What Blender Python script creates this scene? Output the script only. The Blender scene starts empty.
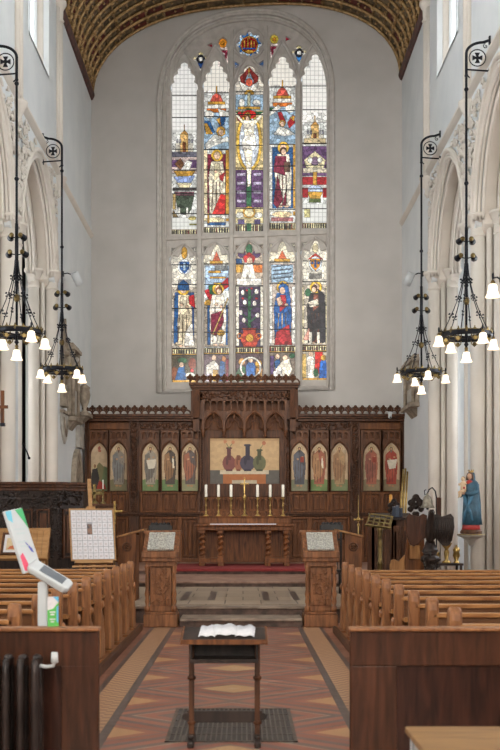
import bpy, math, random
import numpy as np
from mathutils import Vector, Matrix
PI = math.pi
F = 1042.0; HX = 243.0; HY = 520.0; CZ = 1.7
COL = bpy.context.scene.collection
def PX(px, d): return (px-HX)/F*d
def PZ(py, d): return CZ+(HY-py)/F*d

# ------------------------------------------------------------------ helpers
def lin(c):
    if isinstance(c, str):
        c = [int(c[i:i+2], 16)/255 for i in (0, 2, 4)]
    return tuple(((v/12.92) if v <= .04045 else ((v+.055)/1.055)**2.4) for v in c[:3])

class MB:
    def __init__(s): s.v = []; s.f = []; s.sm = []
    def add(s, vs, fs, smooth=False, M=None):
        b = len(s.v)
        if M is not None: vs = [tuple(M @ Vector(v)) for v in vs]
        s.v += [tuple(v) for v in vs]
        s.f += [tuple(i+b for i in f) for f in fs]
        s.sm += [smooth]*len(fs)
        return s
    def box(s, x0, x1, y0, y1, z0, z1, M=None):
        vs = [(x, y, z) for x in (x0, x1) for y in (y0, y1) for z in (z0, z1)]
        return s.add(vs, [(0,1,3,2),(4,6,7,5),(0,4,5,1),(2,3,7,6),(0,2,6,4),(1,5,7,3)], False, M)
    def cyl(s, p0, p1, r0, r1=None, n=12, cap=True, M=None, smooth=True):
        if r1 is None: r1 = r0
        p0 = Vector(p0); p1 = Vector(p1); d = (p1-p0).normalized()
        a = d.orthogonal().normalized(); b = d.cross(a)
        vs = []
        for p, r in ((p0, r0), (p1, r1)):
            for k in range(n):
                t = 2*PI*k/n; vs.append(p+a*math.cos(t)*r+b*math.sin(t)*r)
        s.add(vs, [(k, (k+1) % n, n+(k+1) % n, n+k) for k in range(n)], smooth, M)
        if cap: s.add(vs, [tuple(range(n))[::-1], tuple(range(n, 2*n))], False, M)
        return s
    def tube(s, pts, r, n=8, closed=False, M=None, cap=True):
        pts = [Vector(p) for p in pts]; N = len(pts)
        rs = r if isinstance(r, (list, tuple)) else [r]*N
        vs = []; up = None
        for i, p in enumerate(pts):
            if closed: d = pts[(i+1) % N]-pts[i-1]
            else: d = pts[min(i+1, N-1)]-pts[max(i-1, 0)]
            d.normalize()
            if up is None: up = d.orthogonal().normalized()
            else:
                up = up-d*up.dot(d)
                if up.length < 1e-5: up = d.orthogonal()
                up.normalize()
            b = d.cross(up)
            for k in range(n):
                t = 2*PI*k/n; vs.append(p+up*math.cos(t)*rs[i]+b*math.sin(t)*rs[i])
        fs = []
        for i in range(N if closed else N-1):
            j = (i+1) % N
            for k in range(n):
                fs.append((i*n+k, i*n+(k+1) % n, j*n+(k+1) % n, j*n+k))
        s.add(vs, fs, True, M)
        if cap and not closed: s.add(vs, [tuple(range(n))[::-1], tuple(range((N-1)*n, N*n))], False, M)
        return s
    def lathe(s, prof, c=(0,0,0), n=16, sx=1, sy=1, M=None, smooth=True):
        vs = []
        for r, z in prof:
            for k in range(n):
                t = 2*PI*(k+.5)/n; vs.append((c[0]+r*sx*math.cos(t), c[1]+r*sy*math.sin(t), c[2]+z))
        fs = []
        for i in range(len(prof)-1):
            for k in range(n):
                fs.append((i*n+k, i*n+(k+1) % n, (i+1)*n+(k+1) % n, (i+1)*n+k))
        s.add(vs, fs, smooth, M)
        s.add(vs, [tuple(range(n))[::-1], tuple(range((len(prof)-1)*n, len(prof)*n))], False, M)
        return s
    def loft(s, rings, M=None, smooth=True, cap=True):
        n = len(rings[0]); vs = [p for r in rings for p in r]; fs = []
        for i in range(len(rings)-1):
            for k in range(n):
                fs.append((i*n+k, i*n+(k+1) % n, (i+1)*n+(k+1) % n, (i+1)*n+k))
        s.add(vs, fs, smooth, M)
        if cap: s.add(vs, [tuple(range(n))[::-1], tuple(range((len(rings)-1)*n, len(rings)*n))], smooth, M)
        return s
    def ball(s, c, r, n=10, m=7, M=None, R=None):
        rx, ry, rz = r if isinstance(r, (tuple, list)) else (r, r, r)
        vs = []; c = Vector(c)
        for i in range(m+1):
            p = -PI/2+PI*i/m
            for k in range(n):
                t = 2*PI*k/n
                w = Vector((rx*math.cos(p)*math.cos(t), ry*math.cos(p)*math.sin(t), rz*math.sin(p)))
                if R is not None: w = R @ w
                vs.append(c+w)
        fs = [(i*n+k, i*n+(k+1) % n, (i+1)*n+(k+1) % n, (i+1)*n+k) for i in range(m) for k in range(n)]
        return s.add(vs, fs, True, M)
    def prism(s, poly, axis, a, b, M=None):
        # poly 2D; axis 'x': poly is (y,z); 'y': (x,z); 'z': (x,y)
        def mk(p, t):
            return {'x': (t, p[0], p[1]), 'y': (p[0], t, p[1]), 'z': (p[0], p[1], t)}[axis]
        n = len(poly); vs = [mk(p, a) for p in poly]+[mk(p, b) for p in poly]
        fs = [tuple(range(n))[::-1], tuple(range(n, 2*n))]+[(k, (k+1) % n, n+(k+1) % n, n+k) for k in range(n)]
        return s.add(vs, fs, False, M)
    def plate(s, outer, holes, axis, a, b, bev=0.0, M=None):
        """extruded outline with holes between a and b along axis"""
        t = abs(b-a); mid = (a+b)/2
        cu = bpy.data.curves.new('tmp', 'CURVE'); cu.dimensions = '2D'; cu.fill_mode = 'BOTH'
        for pl in [outer]+list(holes):
            sp = cu.splines.new('POLY'); sp.points.add(len(pl)-1)
            for q, p in zip(sp.points, pl): q.co = (p[0], p[1], 0, 1)
            sp.use_cyclic_u = True
        cu.extrude = max(t/2-bev, 1e-4); cu.bevel_depth = bev; cu.bevel_resolution = 1 if bev else 0
        if bev: cu.offset = -bev
        o = bpy.data.objects.new('tmp', cu)
        me = bpy.data.meshes.new_from_object(o)
        def mk(v):
            x, y, w = v
            return {'x': (mid+w, x, y), 'y': (x, mid+w, y), 'z': (x, y, mid+w)}[axis]
        s.add([mk(v.co) for v in me.vertices], [tuple(p.vertices) for p in me.polygons], False, M)
        bpy.data.objects.remove(o); bpy.data.curves.remove(cu); bpy.data.meshes.remove(me)
        return s
    def build(s, name, mat, parent=None, bev=0, loc=None, rot=None):
        me = bpy.data.meshes.new(name); me.from_pydata(s.v, [], s.f)
        me.polygons.foreach_set('use_smooth', s.sm)
        me.materials.append(mat); me.validate(); me.update()
        import bmesh
        bm = bmesh.new(); bm.from_mesh(me)
        bmesh.ops.remove_doubles(bm, verts=bm.verts, dist=1e-5)
        bmesh.ops.recalc_face_normals(bm, faces=bm.faces); bm.to_mesh(me); bm.free()
        o = bpy.data.objects.new(name, me); COL.objects.link(o)
        if parent: o.parent = parent
        if loc: o.location = loc
        if rot: o.rotation_euler = rot
        if bev:
            m = o.modifiers.new('bevel', 'BEVEL'); m.width = bev; m.segments = 2; m.limit_method = 'ANGLE'
        return o

def tag(o, label=None, cat=None, group=None, kind=None):
    if label: o['label'] = label
    if cat: o['category'] = cat
    if group: o['group'] = group
    if kind: o['kind'] = kind
    return o
def thing(name, label, cat, loc=(0,0,0), rz=0, group=None, rot=None):
    o = bpy.data.objects.new(name, None); COL.objects.link(o); o.empty_display_size = .1
    o.location = loc; o.rotation_euler = rot if rot else (0, 0, rz)
    return tag(o, label, cat, group)
def struct(o): o['kind'] = 'structure'; return o
def copy_tree(o, parent=None, label=None, loc=None, rz=None):
    c = o.copy(); COL.objects.link(c); c.parent = parent
    if label: c['label'] = label
    if loc is not None: c.location = loc
    if rz is not None: c.rotation_euler = (0, 0, rz)
    for ch in [k for k in bpy.data.objects if k.parent == o]: copy_tree(ch, c)
    return c

# ------------------------------------------------------------------ materials
def mat_new(name):
    m = bpy.data.materials.new(name); m.use_nodes = True
    return m, m.node_tree, m.node_tree.nodes['Principled BSDF']
def wood(name, c1, c2, rough=.45, scale=(6, 6, .8), spec=.4, bump=.15):
    m, nt, b = mat_new(name)
    tc = nt.nodes.new('ShaderNodeTexCoord'); mp = nt.nodes.new('ShaderNodeMapping')
    mp.inputs['Scale'].default_value = scale
    nt.links.new(tc.outputs['Object'], mp.inputs[0])
    n = nt.nodes.new('ShaderNodeTexNoise'); n.inputs['Scale'].default_value = 3; n.inputs['Detail'].default_value = 7
    n.inputs['Distortion'].default_value = .6
    nt.links.new(mp.outputs[0], n.inputs['Vector'])
    r = nt.nodes.new('ShaderNodeValToRGB'); r.color_ramp.elements[0].position = .3; r.color_ramp.elements[1].position = .7
    r.color_ramp.elements[0].color = (*lin(c2), 1); r.color_ramp.elements[1].color = (*lin(c1), 1)
    nt.links.new(n.outputs['Fac'], r.inputs[0]); nt.links.new(r.outputs[0], b.inputs['Base Color'])
    bp = nt.nodes.new('ShaderNodeBump'); bp.inputs['Strength'].default_value = bump; bp.inputs['Distance'].default_value = .01
    nt.links.new(n.outputs['Fac'], bp.inputs['Height']); nt.links.new(bp.outputs[0], b.inputs['Normal'])
    b.inputs['Roughness'].default_value = rough; b.inputs['Specular IOR Level'].default_value = spec*.6
    return m
def plain(name, c1, c2=None, rough=.6, metal=0, scale=4, spec=.4, bump=0.0, detail=4):
    m, nt, b = mat_new(name)
    if c2 is None: c2 = c1
    tc = nt.nodes.new('ShaderNodeTexCoord')
    n = nt.nodes.new('ShaderNodeTexNoise'); n.inputs['Scale'].default_value = scale; n.inputs['Detail'].default_value = detail
    nt.links.new(tc.outputs['Object'], n.inputs['Vector'])
    r = nt.nodes.new('ShaderNodeValToRGB'); r.color_ramp.elements[0].position = .35; r.color_ramp.elements[1].position = .65
    r.color_ramp.elements[0].color = (*lin(c2), 1); r.color_ramp.elements[1].color = (*lin(c1), 1)
    nt.links.new(n.outputs['Fac'], r.inputs[0]); nt.links.new(r.outputs[0], b.inputs['Base Color'])
    if bump:
        bp = nt.nodes.new('ShaderNodeBump'); bp.inputs['Strength'].default_value = bump; bp.inputs['Distance'].default_value = .02
        nt.links.new(n.outputs['Fac'], bp.inputs['Height']); nt.links.new(bp.outputs[0], b.inputs['Normal'])
    b.inputs['Roughness'].default_value = rough; b.inputs['Metallic'].default_value = metal
    b.inputs['Specular IOR Level'].default_value = spec
    return m
def emit(name, c, s):
    m, nt, b = mat_new(name)
    b.inputs['Base Color'].default_value = (*lin(c), 1)
    b.inputs['Emission Color'].default_value = (*lin(c), 1); b.inputs['Emission Strength'].default_value = s
    return m
def attr_mat(name, emi=0.0, rough=.6, spec=.3):
    m, nt, b = mat_new(name)
    a = nt.nodes.new('ShaderNodeAttribute'); a.attribute_name = 'Col'
    nt.links.new(a.outputs['Color'], b.inputs['Base Color'])
    b.inputs['Roughness'].default_value = rough; b.inputs['Specular IOR Level'].default_value = spec
    if emi:
        nt.links.new(a.outputs['Color'], b.inputs['Emission Color']); b.inputs['Emission Strength'].default_value = emi
    return m
M = {}
M['oak_dark'] = wood('dark carved oak', '5f3b24', '2d1a10', .45)
M['oak_mid'] = wood('carved oak', '7d4c28', '452713', .45)
M['oak_light'] = wood('worn oak', 'a87848', '78502f', .4)
M['oak_black'] = wood('blackened oak', '372a24', '1c1512', .4)
M['pew'] = wood('pew pine', 'b58250', '805330', .33, (1, 6, 6), .5)
M['pew_end'] = wood('pew end pine', '9c6a42', '683f26', .38, (8, 8, 1.2), .5)
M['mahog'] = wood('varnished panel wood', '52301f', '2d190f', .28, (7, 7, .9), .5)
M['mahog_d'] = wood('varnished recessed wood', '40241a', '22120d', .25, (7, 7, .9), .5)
M['stand'] = wood('icon stand oak', '94623f', '553420', .4)
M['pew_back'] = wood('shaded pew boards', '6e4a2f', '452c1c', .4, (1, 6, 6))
M['oak_frame'] = wood('waxed oak tracery', '6e4529', '3c2315', .4)
M['tan'] = wood('pale plywood', 'b48a5c', '93693f', .5, (1, 6, 6))
M['wall'] = plain('painted wall', 'd3d5d4', 'cacdcd', .8, scale=1.2, bump=.04)
M['stonew'] = plain('cream limestone', 'd3cbc0', 'cac2b7', .8, scale=1.2, bump=.03)
M['east'] = plain('plaster toned with shade', 'bbb7b2', 'b2aea9', .85, scale=1.0, bump=.05)  # greyer than the side walls: its weaker light is toned into the colour
M['tracery'] = plain('grey window stone', 'bfbab4', 'b0aba5', .85, scale=6, bump=.1)
M['step'] = plain('worn step stone', '92806f', '6f5f52', .55, scale=5, bump=.15)
M['red'] = plain('red carpet', '8a302e', '6c2424', .9, scale=30)
M['iron'] = plain('black iron', '23252c', '17181d', .4, .6, scale=10)
M['brass'] = plain('brass', 'b8995c', '7f673c', .3, .9, scale=8)
M['brassd'] = plain('aged brass', '8d7a4e', '5c4c30', .4, .85, scale=12)
M['silver'] = plain('silver cover', 'd2cec2', '97928a', .4, .5, scale=40, bump=.6)
M['gold'] = plain('gilt rib', 'b39468', '86693f', .45, .35, scale=12, bump=.2)
M['coffer'] = plain('dark ceiling panel', '8a7658', '4d4133', .6, .1, scale=6, bump=.3)
M['cornice_red'] = plain('dark red cornice wood', '54281f', '34180f', .5, scale=6)
M['coffred'] = plain('red painted ceiling wood', '6e2a22', '43201b', .6, scale=6)
M['white'] = plain('white plastic', 'c4c8c9', 'b9bdbe', .35, scale=3)
M['paper'] = plain('white paper', 'd9d6d8', 'cdcacc', .7, scale=30)
M['wax'] = plain('candle wax', 'e9e5da', 'dcd6c8', .5, scale=9)
M['radiator'] = plain('dark brown radiator iron', '3a302c', '241d1a', .35, .3, scale=8)
M['blackm'] = plain('black lacquer', '1d1a1a', '121011', .35, scale=8)
M['glow'] = emit('lit opal glass', 'ffefd8', .66)
M['day'] = emit('daylight window', 'f0f4f8', 8.0)
M['dayv'] = emit('soft daylight window', 'eef2f6', .75)
M['west_fill'] = emit('added west fill light', 'fbf3e8', 10.0)
M['glass'] = attr_mat('stained glass', .4, .25, .5)
M['paint'] = attr_mat('painted panel', 0, .55)
M['grey_stone'] = plain('brown memorial stone', 'a39684', '7a6d5f', .7, scale=6, bump=.2)
M['slate'] = plain('pale memorial marble', 'b3ada3', '958f86', .6, scale=6)

# ------------------------------------------------------------------ painter
class Canvas:
    def __init__(s, x0, x1, y0, y1, res, base):
        s.x0, s.x1, s.y0, s.y1 = x0, x1, y0, y1
        s.nx = max(2, int(round((x1-x0)/res))); s.ny = max(2, int(round((y1-y0)/res)))
        xs = x0+(np.arange(s.nx)+.5)*(x1-x0)/s.nx; ys = y0+(np.arange(s.ny)+.5)*(y1-y0)/s.ny
        s.X, s.Y = np.meshgrid(xs, ys)
        s.C = np.zeros((s.ny, s.nx, 3)); s.C[:] = lin(base); s.I = np.zeros((s.ny, s.nx), int); s.k = 0
    def put(s, mask, c):
        s.k += 1; s.C[mask] = lin(c); s.I[mask] = s.k
    def e(s, cx, cy, rx, ry, c): s.put(((s.X-cx)/rx)**2+((s.Y-cy)/ry)**2 < 1, c)
    def r(s, x0, x1, y0, y1, c): s.put((s.X > x0) & (s.X < x1) & (s.Y > y0) & (s.Y < y1), c)
    def p(s, pts, c):
        m = np.zeros(s.X.shape, bool); n = len(pts)
        for i in range(n):
            xa, ya = pts[i]; xb, yb = pts[(i+1) % n]
            if ya == yb: continue
            cnd = (ya > s.Y) != (yb > s.Y)
            m ^= cnd & (s.X < (xb-xa)*(s.Y-ya)/(yb-ya)+xa)
        s.put(m, c)
    def ring(s, cx, cy, r0, r1, c):
        q = (s.X-cx)**2+(s.Y-cy)**2; s.put((q > r0*r0) & (q < r1*r1), c)
    def line(s, x0, y0, x1, y1, w, c):
        L = math.hypot(x1-x0, y1-y0)+1e-9
        t = np.clip(((s.X-x0)*(x1-x0)+(s.Y-y0)*(y1-y0))/L/L, 0, 1)
        s.put(np.hypot(s.X-x0-t*(x1-x0), s.Y-y0-t*(y1-y0)) < w/2, c)
    def lead(s, cell=2.4, seed=1, dark=.45, jit=.35, outline=True, w=.35, clear=()):
        keep = s.C.copy(); km = np.zeros(s.X.shape, bool)
        for (a, b, c_, d) in clear: km |= (s.X > a) & (s.X < b) & (s.Y > c_) & (s.Y < d) & (s.I <= 1)
        rng = np.random.RandomState(seed)
        gx = int((s.x1-s.x0)/cell)+4; gy = int((s.y1-s.y0)/cell)+4
        sx = (np.arange(gx)[None, :]-1.5+rng.rand(gy, gx))*cell+s.x0
        sy = (np.arange(gy)[:, None]-1.5+rng.rand(gy, gx))*cell+s.y0
        val = 1+jit*(rng.rand(gy, gx)-.5)*2
        ix = ((s.X-s.x0)/cell+1.5).astype(int); iy = ((s.Y-s.y0)/cell+1.5).astype(int)
        d1 = np.full(s.X.shape, 1e9); d2 = d1.copy(); b = np.ones(s.X.shape)
        for dy in (-1, 0, 1):
            for dx in (-1, 0, 1):
                jx = np.clip(ix+dx, 0, gx-1); jy = np.clip(iy+dy, 0, gy-1)
                d = np.hypot(s.X-sx[jy, jx], s.Y-sy[jy, jx]); v = val[jy, jx]
                nb = d < d1
                d2 = np.where(nb, d1, np.minimum(d2, d)); b = np.where(nb, v, b); d1 = np.where(nb, d, d1)
        s.C *= b[..., None]
        if outline:
            k = np.zeros(s.I.shape, bool)
            k[:, :-1] |= s.I[:, :-1] != s.I[:, 1:]; k[:-1] |= s.I[:-1] != s.I[1:]
            s.C[k] *= dark*.7
        s.C[(d2-d1) < w] *= dark
        s.C[km] = keep[km]*(1+.12*(b[km]-1)[:, None])
        s.C = np.clip(s.C, 0, 1)
    def bars(s, ys, w=.7):
        for y in ys: s.C[np.abs(s.Y-y) < w/2+.15] = lin('181818')
    def grid(s, x0, x1, y0, y1, cx, cy, dark=.55):
        m = (s.X > x0) & (s.X < x1) & (s.Y > y0) & (s.Y < y1)
        g = (((s.X-x0) % cx) < .5) | (((s.Y-y0) % cy) < .5)
        s.C[m & g] *= dark
    def mesh(s, name, mat, fn, parent=None):
        """fn(px,py)->3D"""
        X = np.linspace(s.x0, s.x1, s.nx+1); Y = np.linspace(s.y0, s.y1, s.ny+1)
        vs = [fn(x, y) for y in Y for x in X]; W = s.nx+1
        fs = [(j*W+i, (j+1)*W+i, (j+1)*W+i+1, j*W+i+1) for j in range(s.ny) for i in range(s.nx)]
        me = bpy.data.meshes.new(name); me.from_pydata(vs, [], fs)
        ca = me.color_attributes.new('Col', 'FLOAT_COLOR', 'CORNER')
        c = np.concatenate([s.C, np.ones((s.ny, s.nx, 1))], 2).reshape(-1, 1, 4).repeat(4, 1)
        ca.data.foreach_set('color', c.ravel()); me.materials.append(mat); me.update()
        o = bpy.data.objects.new(name, me); COL.objects.link(o)
        if parent: o.parent = parent
        return o

# ------------------------------------------------------------------ outline helpers
def superarch(hw, zb, zs, rise, ex=2.3, cx=0, n=40):
    pts = [(cx-hw, zb)]
    for k in range(n+1):
        t = PI-PI*k/n; c = math.cos(t); q = math.sin(t)
        pts.append((cx+hw*math.copysign(abs(c)**(2/ex), c), zs+rise*abs(q)**(2/ex)))
    pts.append((cx+hw, zb)); return pts
def gothic(a, r, zb, zs, cx=0, n=14, R=None, off=None):
    """pointed arch outline; a half span, r rise"""
    if R is None: R = (a*a+r*r)/(2*a)
    if off is None: off = R-a
    top = math.acos(min(1, off/R))
    pts = [(cx-a, zb)]
    for k in range(n+1):
        t = top*k/n; pts.append((cx+off-R*math.cos(t), zs+R*math.sin(t)))
    for k in range(n-1, -1, -1):
        t = top*k/n; pts.append((cx-off+R*math.cos(t), zs+R*math.sin(t)))
    pts.append((cx+a, zb)); return pts
def circle(cx, cy, r, n=20): return [(cx+r*math.cos(2*PI*k/n), cy+r*math.sin(2*PI*k/n)) for k in range(n)]
def lobed(pts, bulge=.5, n=5):
    """replace each segment by an outward arc; returns points (open)"""
    out = []
    for i in range(len(pts)-1):
        (x0, y0), (x1, y1) = pts[i], pts[i+1]
        dx, dy = x1-x0, y1-y0
        for k in range(n):
            t = k/n; h = bulge*math.sin(PI*t)
            out.append((x0+dx*t+dy*h, y0+dy*t-dx*h))
    out.append(pts[-1]); return out
# ================================================================== SHELL
WX = 4.5; BAYS = [23.0, 18.35, 13.7, 9.05, 4.4, -.25, -4.9]; PIERS = [20.675, 16.025, 11.375, 6.725, 2.075, -2.575]
ZS = 7.5; A0, R0 = 1.85, 2.2
RAD = (A0*A0+R0*R0)/(2*A0); OFF = RAD-A0
def arch_pts(a, c, zb=0, n=14):
    g = gothic(a, 0, zb, ZS, c, n, RAD-(A0-a), OFF)
    if zb == 0:      # the jambs stand back below the capitals
        e = .27; g = [(c-a-e, 0), (c-a-e, ZS-.32), (c-a, ZS-.08)]+g[1:-1]+[(c+a, ZS-.08), (c+a+e, ZS-.32), (c+a+e, 0)]
    return g

def side_wall(sg, side):
    root = struct(thing('wall_'+side, None, None, (0, 0, 0)))
    def X(v): return sg*v
    clr = [[(c-1.15, 12.0), (c-1.15, 13.95), (c+1.2, 13.95), (c+1.2, 12.0)] for c in BAYS[:6]]
    mb = MB()
    for a, xa, xb in ((A0, 4.5, 4.64), (A0-.08, 4.64, 4.9), (A0-.3, 4.9, 5.1)):
        out = [(-8, 0)]
        for c in reversed(BAYS): out += arch_pts(a, c)
        out += [(25.4, 0), (25.4, 14.6), (-8, 14.6)]
        mb.plate(out, clr if xa < 4.8 else [], 'x', X(xa), X(xb), .02 if xa < 4.6 else .03)
        if xa < 4.6: mb.build('arcade_face', M['wall'], root); mb = MB()
    mb.build('arcade_order', M['stonew'], root)
    mb = MB()
    for c in BAYS[:4]:
        for a, x, r in ((A0+.05, 4.49, .035), (A0-.02, 4.5, .04), (A0-.04, 4.57, .035), (A0-.09, 4.64, .04), (A0-.27, 4.91, .035), (A0-.33, 4.92, .035), (A0-.33, 5.0, .04), (A0-.36, 5.08, .04)):
            mb.tube([(X(x), p[0], p[1]) for p in arch_pts(a, c, ZS+.1, 20)], r, 6)
        for s_ in (-1, 1):
            for a, x, r in ((A0+.18, 4.6, .15), (A0+.04, 4.79, .06), (A0-.1, 4.97, .13)): mb.cyl((X(x), c+s_*a, 0), (X(x), c+s_*a, ZS), r, n=14)
        mb.tube([(X(4.47), p[0], p[1]) for p in arch_pts(A0+.13, c, ZS+.1, 16)], .06, 6)
    wroot = root; root = struct(thing('trim_%d' % (11 if sg < 0 else 12), None, None, (0, 0, 0)))
    mb.build('arch_moulding', M['stonew'], root)
    mb = MB()
    for c in BAYS[:4]:
        for s in (-1, 1):
            for a, x, r in ((A0+.18, 4.6, .15), (A0-.1, 4.97, .13)):
                pr = [(r*.9, -.3), (r*1.12, -.28), (r*1.12, -.25), (r*.92, -.22), (r*1.0, -.1), (r*1.3, .0), (r*1.5, .03), (r*1.5, .07), (r*1.75, .09), (r*1.8, .15)]
                mb.lathe(pr, (X(x), c+s*a, ZS), 14)
        # bases
    for p in PIERS[:3]:
        for dx in (0, 4.52):
            mb.box(X(4.44), X(4.5), p-.52, p+.52, ZS+.02, ZS+.12)
    mb.build('capital', M['stonew'], root)
    # vertical wall shafts with capital and corbel
    for k, y in enumerate((25.25, 20.675, 16.025)):
        s = MB()
        zt = 14.1
        for dy in (-.09, .0, .09): s.cyl((X(4.43 if dy == 0 else 4.47), y+dy, 9.9), (X(4.43 if dy == 0 else 4.47), y+dy, zt), .055 if dy else .07, n=10)
        s.lathe([(.02, -.45), (.08, -.35), (.06, -.28), (.15, -.1), (.2, .0), (.2, .05)], (X(4.47), y, 9.95), 12)
        s.lathe([(.12, 0), (.14, .04), (.11, .08), (.12, .3), (.2, .42), (.2, .5)], (X(4.47), y, 13.75), 12)
        s.build('wall_shaft', M['stonew'], root)
    # string course
    s = MB()
    s.prism([(X(4.5), 10.02), (X(4.45), 10.05), (X(4.39), 10.1), (X(4.39), 10.15), (X(4.5), 10.2)], 'y', -8, 25.1)
    s.prism([(X(4.5), 10.0), (X(4.45), 10.03), (X(4.41), 10.08), (X(4.41), 10.12), (X(4.5), 10.17)], 'y', 25.45, 29.4 if sg > 0 else 30.75)
    s.build('string_course', M['stonew'], root)
    # foliage relief
    rng = random.Random(5+int(sg))
    f = MB()
    def leaf(y, z, r):
        R = Matrix.Rotation(rng.uniform(0, PI), 3, 'X') @ Matrix.Rotation(rng.uniform(-.5, .5), 3, 'Z')
        f.ball((X(4.46), y, z), (r*.45, r*rng.uniform(.8, 1.2), r*.42), 6, 4, R=R)
        f.tube([(X(4.45), y+r*math.cos(t)*q, z+r*math.sin(t)*q) for t, q in [(a*.7, 1.3-a*.13) for a in range(7)]], .016, 4)
    for p in (25.3, 20.675, 16.025):
        for k in range(230 if p < 25 else 90):
            z = rng.uniform(7.85, 9.85); h = min(z-ZS, 2.3)
            w = .62-.03+ (A0-(math.sqrt(max(0, (RAD+.2)**2-h*h))-OFF))
            w = min(w-.15, 2.2)
            if w < .1: continue
            y = p+rng.uniform(-w, w) if p < 25 else p-.35-rng.uniform(0, max(.05, w-.35))
            leaf(y, z, rng.uniform(.045, .09))
    f.build('foliage_carving', M['stonew'], root)
    root = wroot
    # clerestory windows
    for i, c in enumerate(BAYS[:6]):
        w = struct(thing('window_%d' % (2+i+(6 if sg > 0 else 0)), None, None, (X(4.86), c, 12)))
        g = MB().box(-.01, .01, -1.15, 1.2, .0, 1.95); g.build('pane', M['day'] if i else M['dayv'], w)
        fr = MB()
        for y in (-1.13, -.36, .42, 1.17): fr.box(-X(.0)-sg*.08, -sg*.012, y-.03, y+.03, 0, 1.95)
        fr.prism([(-sg*.014, .12), (-sg*.36, -.02), (-sg*.36, -.08), (-sg*.014, -.08)], 'y', -1.15, 1.2)
        fr.build('window_frame', M['wall'], w)
    # chancel side wall
    MB().box(X(4.5), X(4.85), 25.4, 31.6, 0, 14.6).build('chancel_face', M['wall'], root)
    # aisle
    ai = MB(); ai.box(X(8.8), X(9.0), -8, 27.2, 0, 9.6); ai.box(X(5.3), X(8.9), 27, 27.2, 0, 9.6)
    ai.box(X(5.0), X(8.9), -8, 27.2, 9.6, 9.8); ai.box(X(4.85), X(5.3), 25.4, 27.2, 0, 9.6)
    ai.build('aisle_wall', M['wall'], root)
    for i, c in enumerate(BAYS[:5]):
        w = struct(thing('window_%d' % (20+i+(6 if sg > 0 else 0)), None, None, (X(8.78), c, 3.2)))
        MB().plate(gothic(.8, 1.2, 0, 2.6), [], 'x', -.01, .01).build('pane', M['day'], w)
        q = MB(); q.tube([(-sg*.02, p[0], p[1]) for p in gothic(.82, 1.22, 0, 2.6)], .06, 6); q.box(-sg*.02, -sg*.09, -.04, .04, 0, 3.7)
        q.build('window_frame', M['stonew'], w)
    return root
side_wall(-1, 'left'); side_wall(1, 'right')

# floor --------------------------------------------------------------
def floor_mat():
    m, nt, b = mat_new('patterned floor tiles'); L = nt.links
    tc = nt.nodes.new('ShaderNodeTexCoord'); sp = nt.nodes.new('ShaderNodeSeparateXYZ'); L.new(tc.outputs['Object'], sp.inputs[0])
    def mth(op, a, bb=None):
        n = nt.nodes.new('ShaderNodeMath'); n.operation = op
        for i, v in enumerate((a, bb)):
            if v is None: continue
            if isinstance(v, (int, float)): n.inputs[i].default_value = v
            else: L.new(v, n.inputs[i])
        return n.outputs[0]
    def tri(o, per, off): # distance from nearest cell centre, in units of half period
        q = mth('ADD', mth('DIVIDE', o, per), off); q = mth('FRACT', q)
        return mth('MULTIPLY', mth('ABSOLUTE', mth('SUBTRACT', q, .5)), 2)
    per = 1.0
    u = tri(sp.outputs[0], 1.92, .5521); v = tri(sp.outputs[1], 1.45, .25)
    d = mth('ADD', u, v)  # 0 centre .. 2 corners
    r = nt.nodes.new('ShaderNodeValToRGB'); cr = r.color_ramp; cr.interpolation = 'CONSTANT'
    stops = [(0, 'b59a7c'), (.03, 'b08a5e'), (.17, '6a5a52'), (.2, '8a4a38'), (.27, '5d524e'), (.34, '93533f'), (.43, 'a08a74'), (.45, '5d524e'), (.52, '985a44'), (.6, '5d524e'), (.67, '8a4a38'), (.75, '6a5a52'), (.78, '94563f'), (.85, 'b5895c')]
    cr.elements[0].position = 0; cr.elements[0].color = (*lin(stops[0][1]), 1)
    cr.elements[1].position = stops[1][0]; cr.elements[1].color = (*lin(stops[1][1]), 1)
    for p, c in stops[2:]:
        e = cr.elements.new(p); e.color = (*lin(c), 1)
    L.new(mth('DIVIDE', d, 2), r.inputs[0])
    bk = nt.nodes.new('ShaderNodeTexNoise'); bk.inputs['Scale'].default_value = 14; bk.inputs['Detail'].default_value = 5
    L.new(tc.outputs['Object'], bk.inputs['Vector'])
    mx = nt.nodes.new('ShaderNodeMixRGB'); mx.blend_type = 'MIX'
    L.new(mth('MULTIPLY', bk.outputs['Fac'], .25), mx.inputs[0]); L.new(r.outputs[0], mx.inputs[1])
    mx.inputs[2].default_value = (*lin('8a6654'), 1)
    L.new(mx.outputs[0], b.inputs['Base Color'])
    b.inputs['Roughness'].default_value = .32; b.inputs['Specular IOR Level'].default_value = .5
    bp = nt.nodes.new('ShaderNodeBump'); bp.inputs['Strength'].default_value = .12; L.new(bk.outputs['Fac'], bp.inputs['Height']); L.new(bp.outputs[0], b.inputs['Normal'])
    return m
def strip_mat():
    m, nt, b = mat_new('border floor tiles'); L = nt.links
    tc = nt.nodes.new('ShaderNodeTexCoord')
    br = nt.nodes.new('ShaderNodeTexChecker'); br.inputs['Scale'].default_value = 14
    br.inputs['Color1'].default_value = (*lin('b08a62'), 1); br.inputs['Color2'].default_value = (*lin('8a6450'), 1)
    L.new(tc.outputs['Object'], br.inputs['Vector']); L.new(br.outputs[0], b.inputs['Base Color'])
    b.inputs['Roughness'].default_value = .35
    return m
M['floor'] = floor_mat(); M['strip'] = strip_mat()
M['floor_dark'] = plain('dark border tile', '5a504b', '463d3a', .35, scale=9)
M['floor_side'] = plain('terracotta side tile', '8e604a', '744b3a', .4, scale=5)
fl = struct(thing('floor', None, None, (0, 0, 0)))
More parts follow.
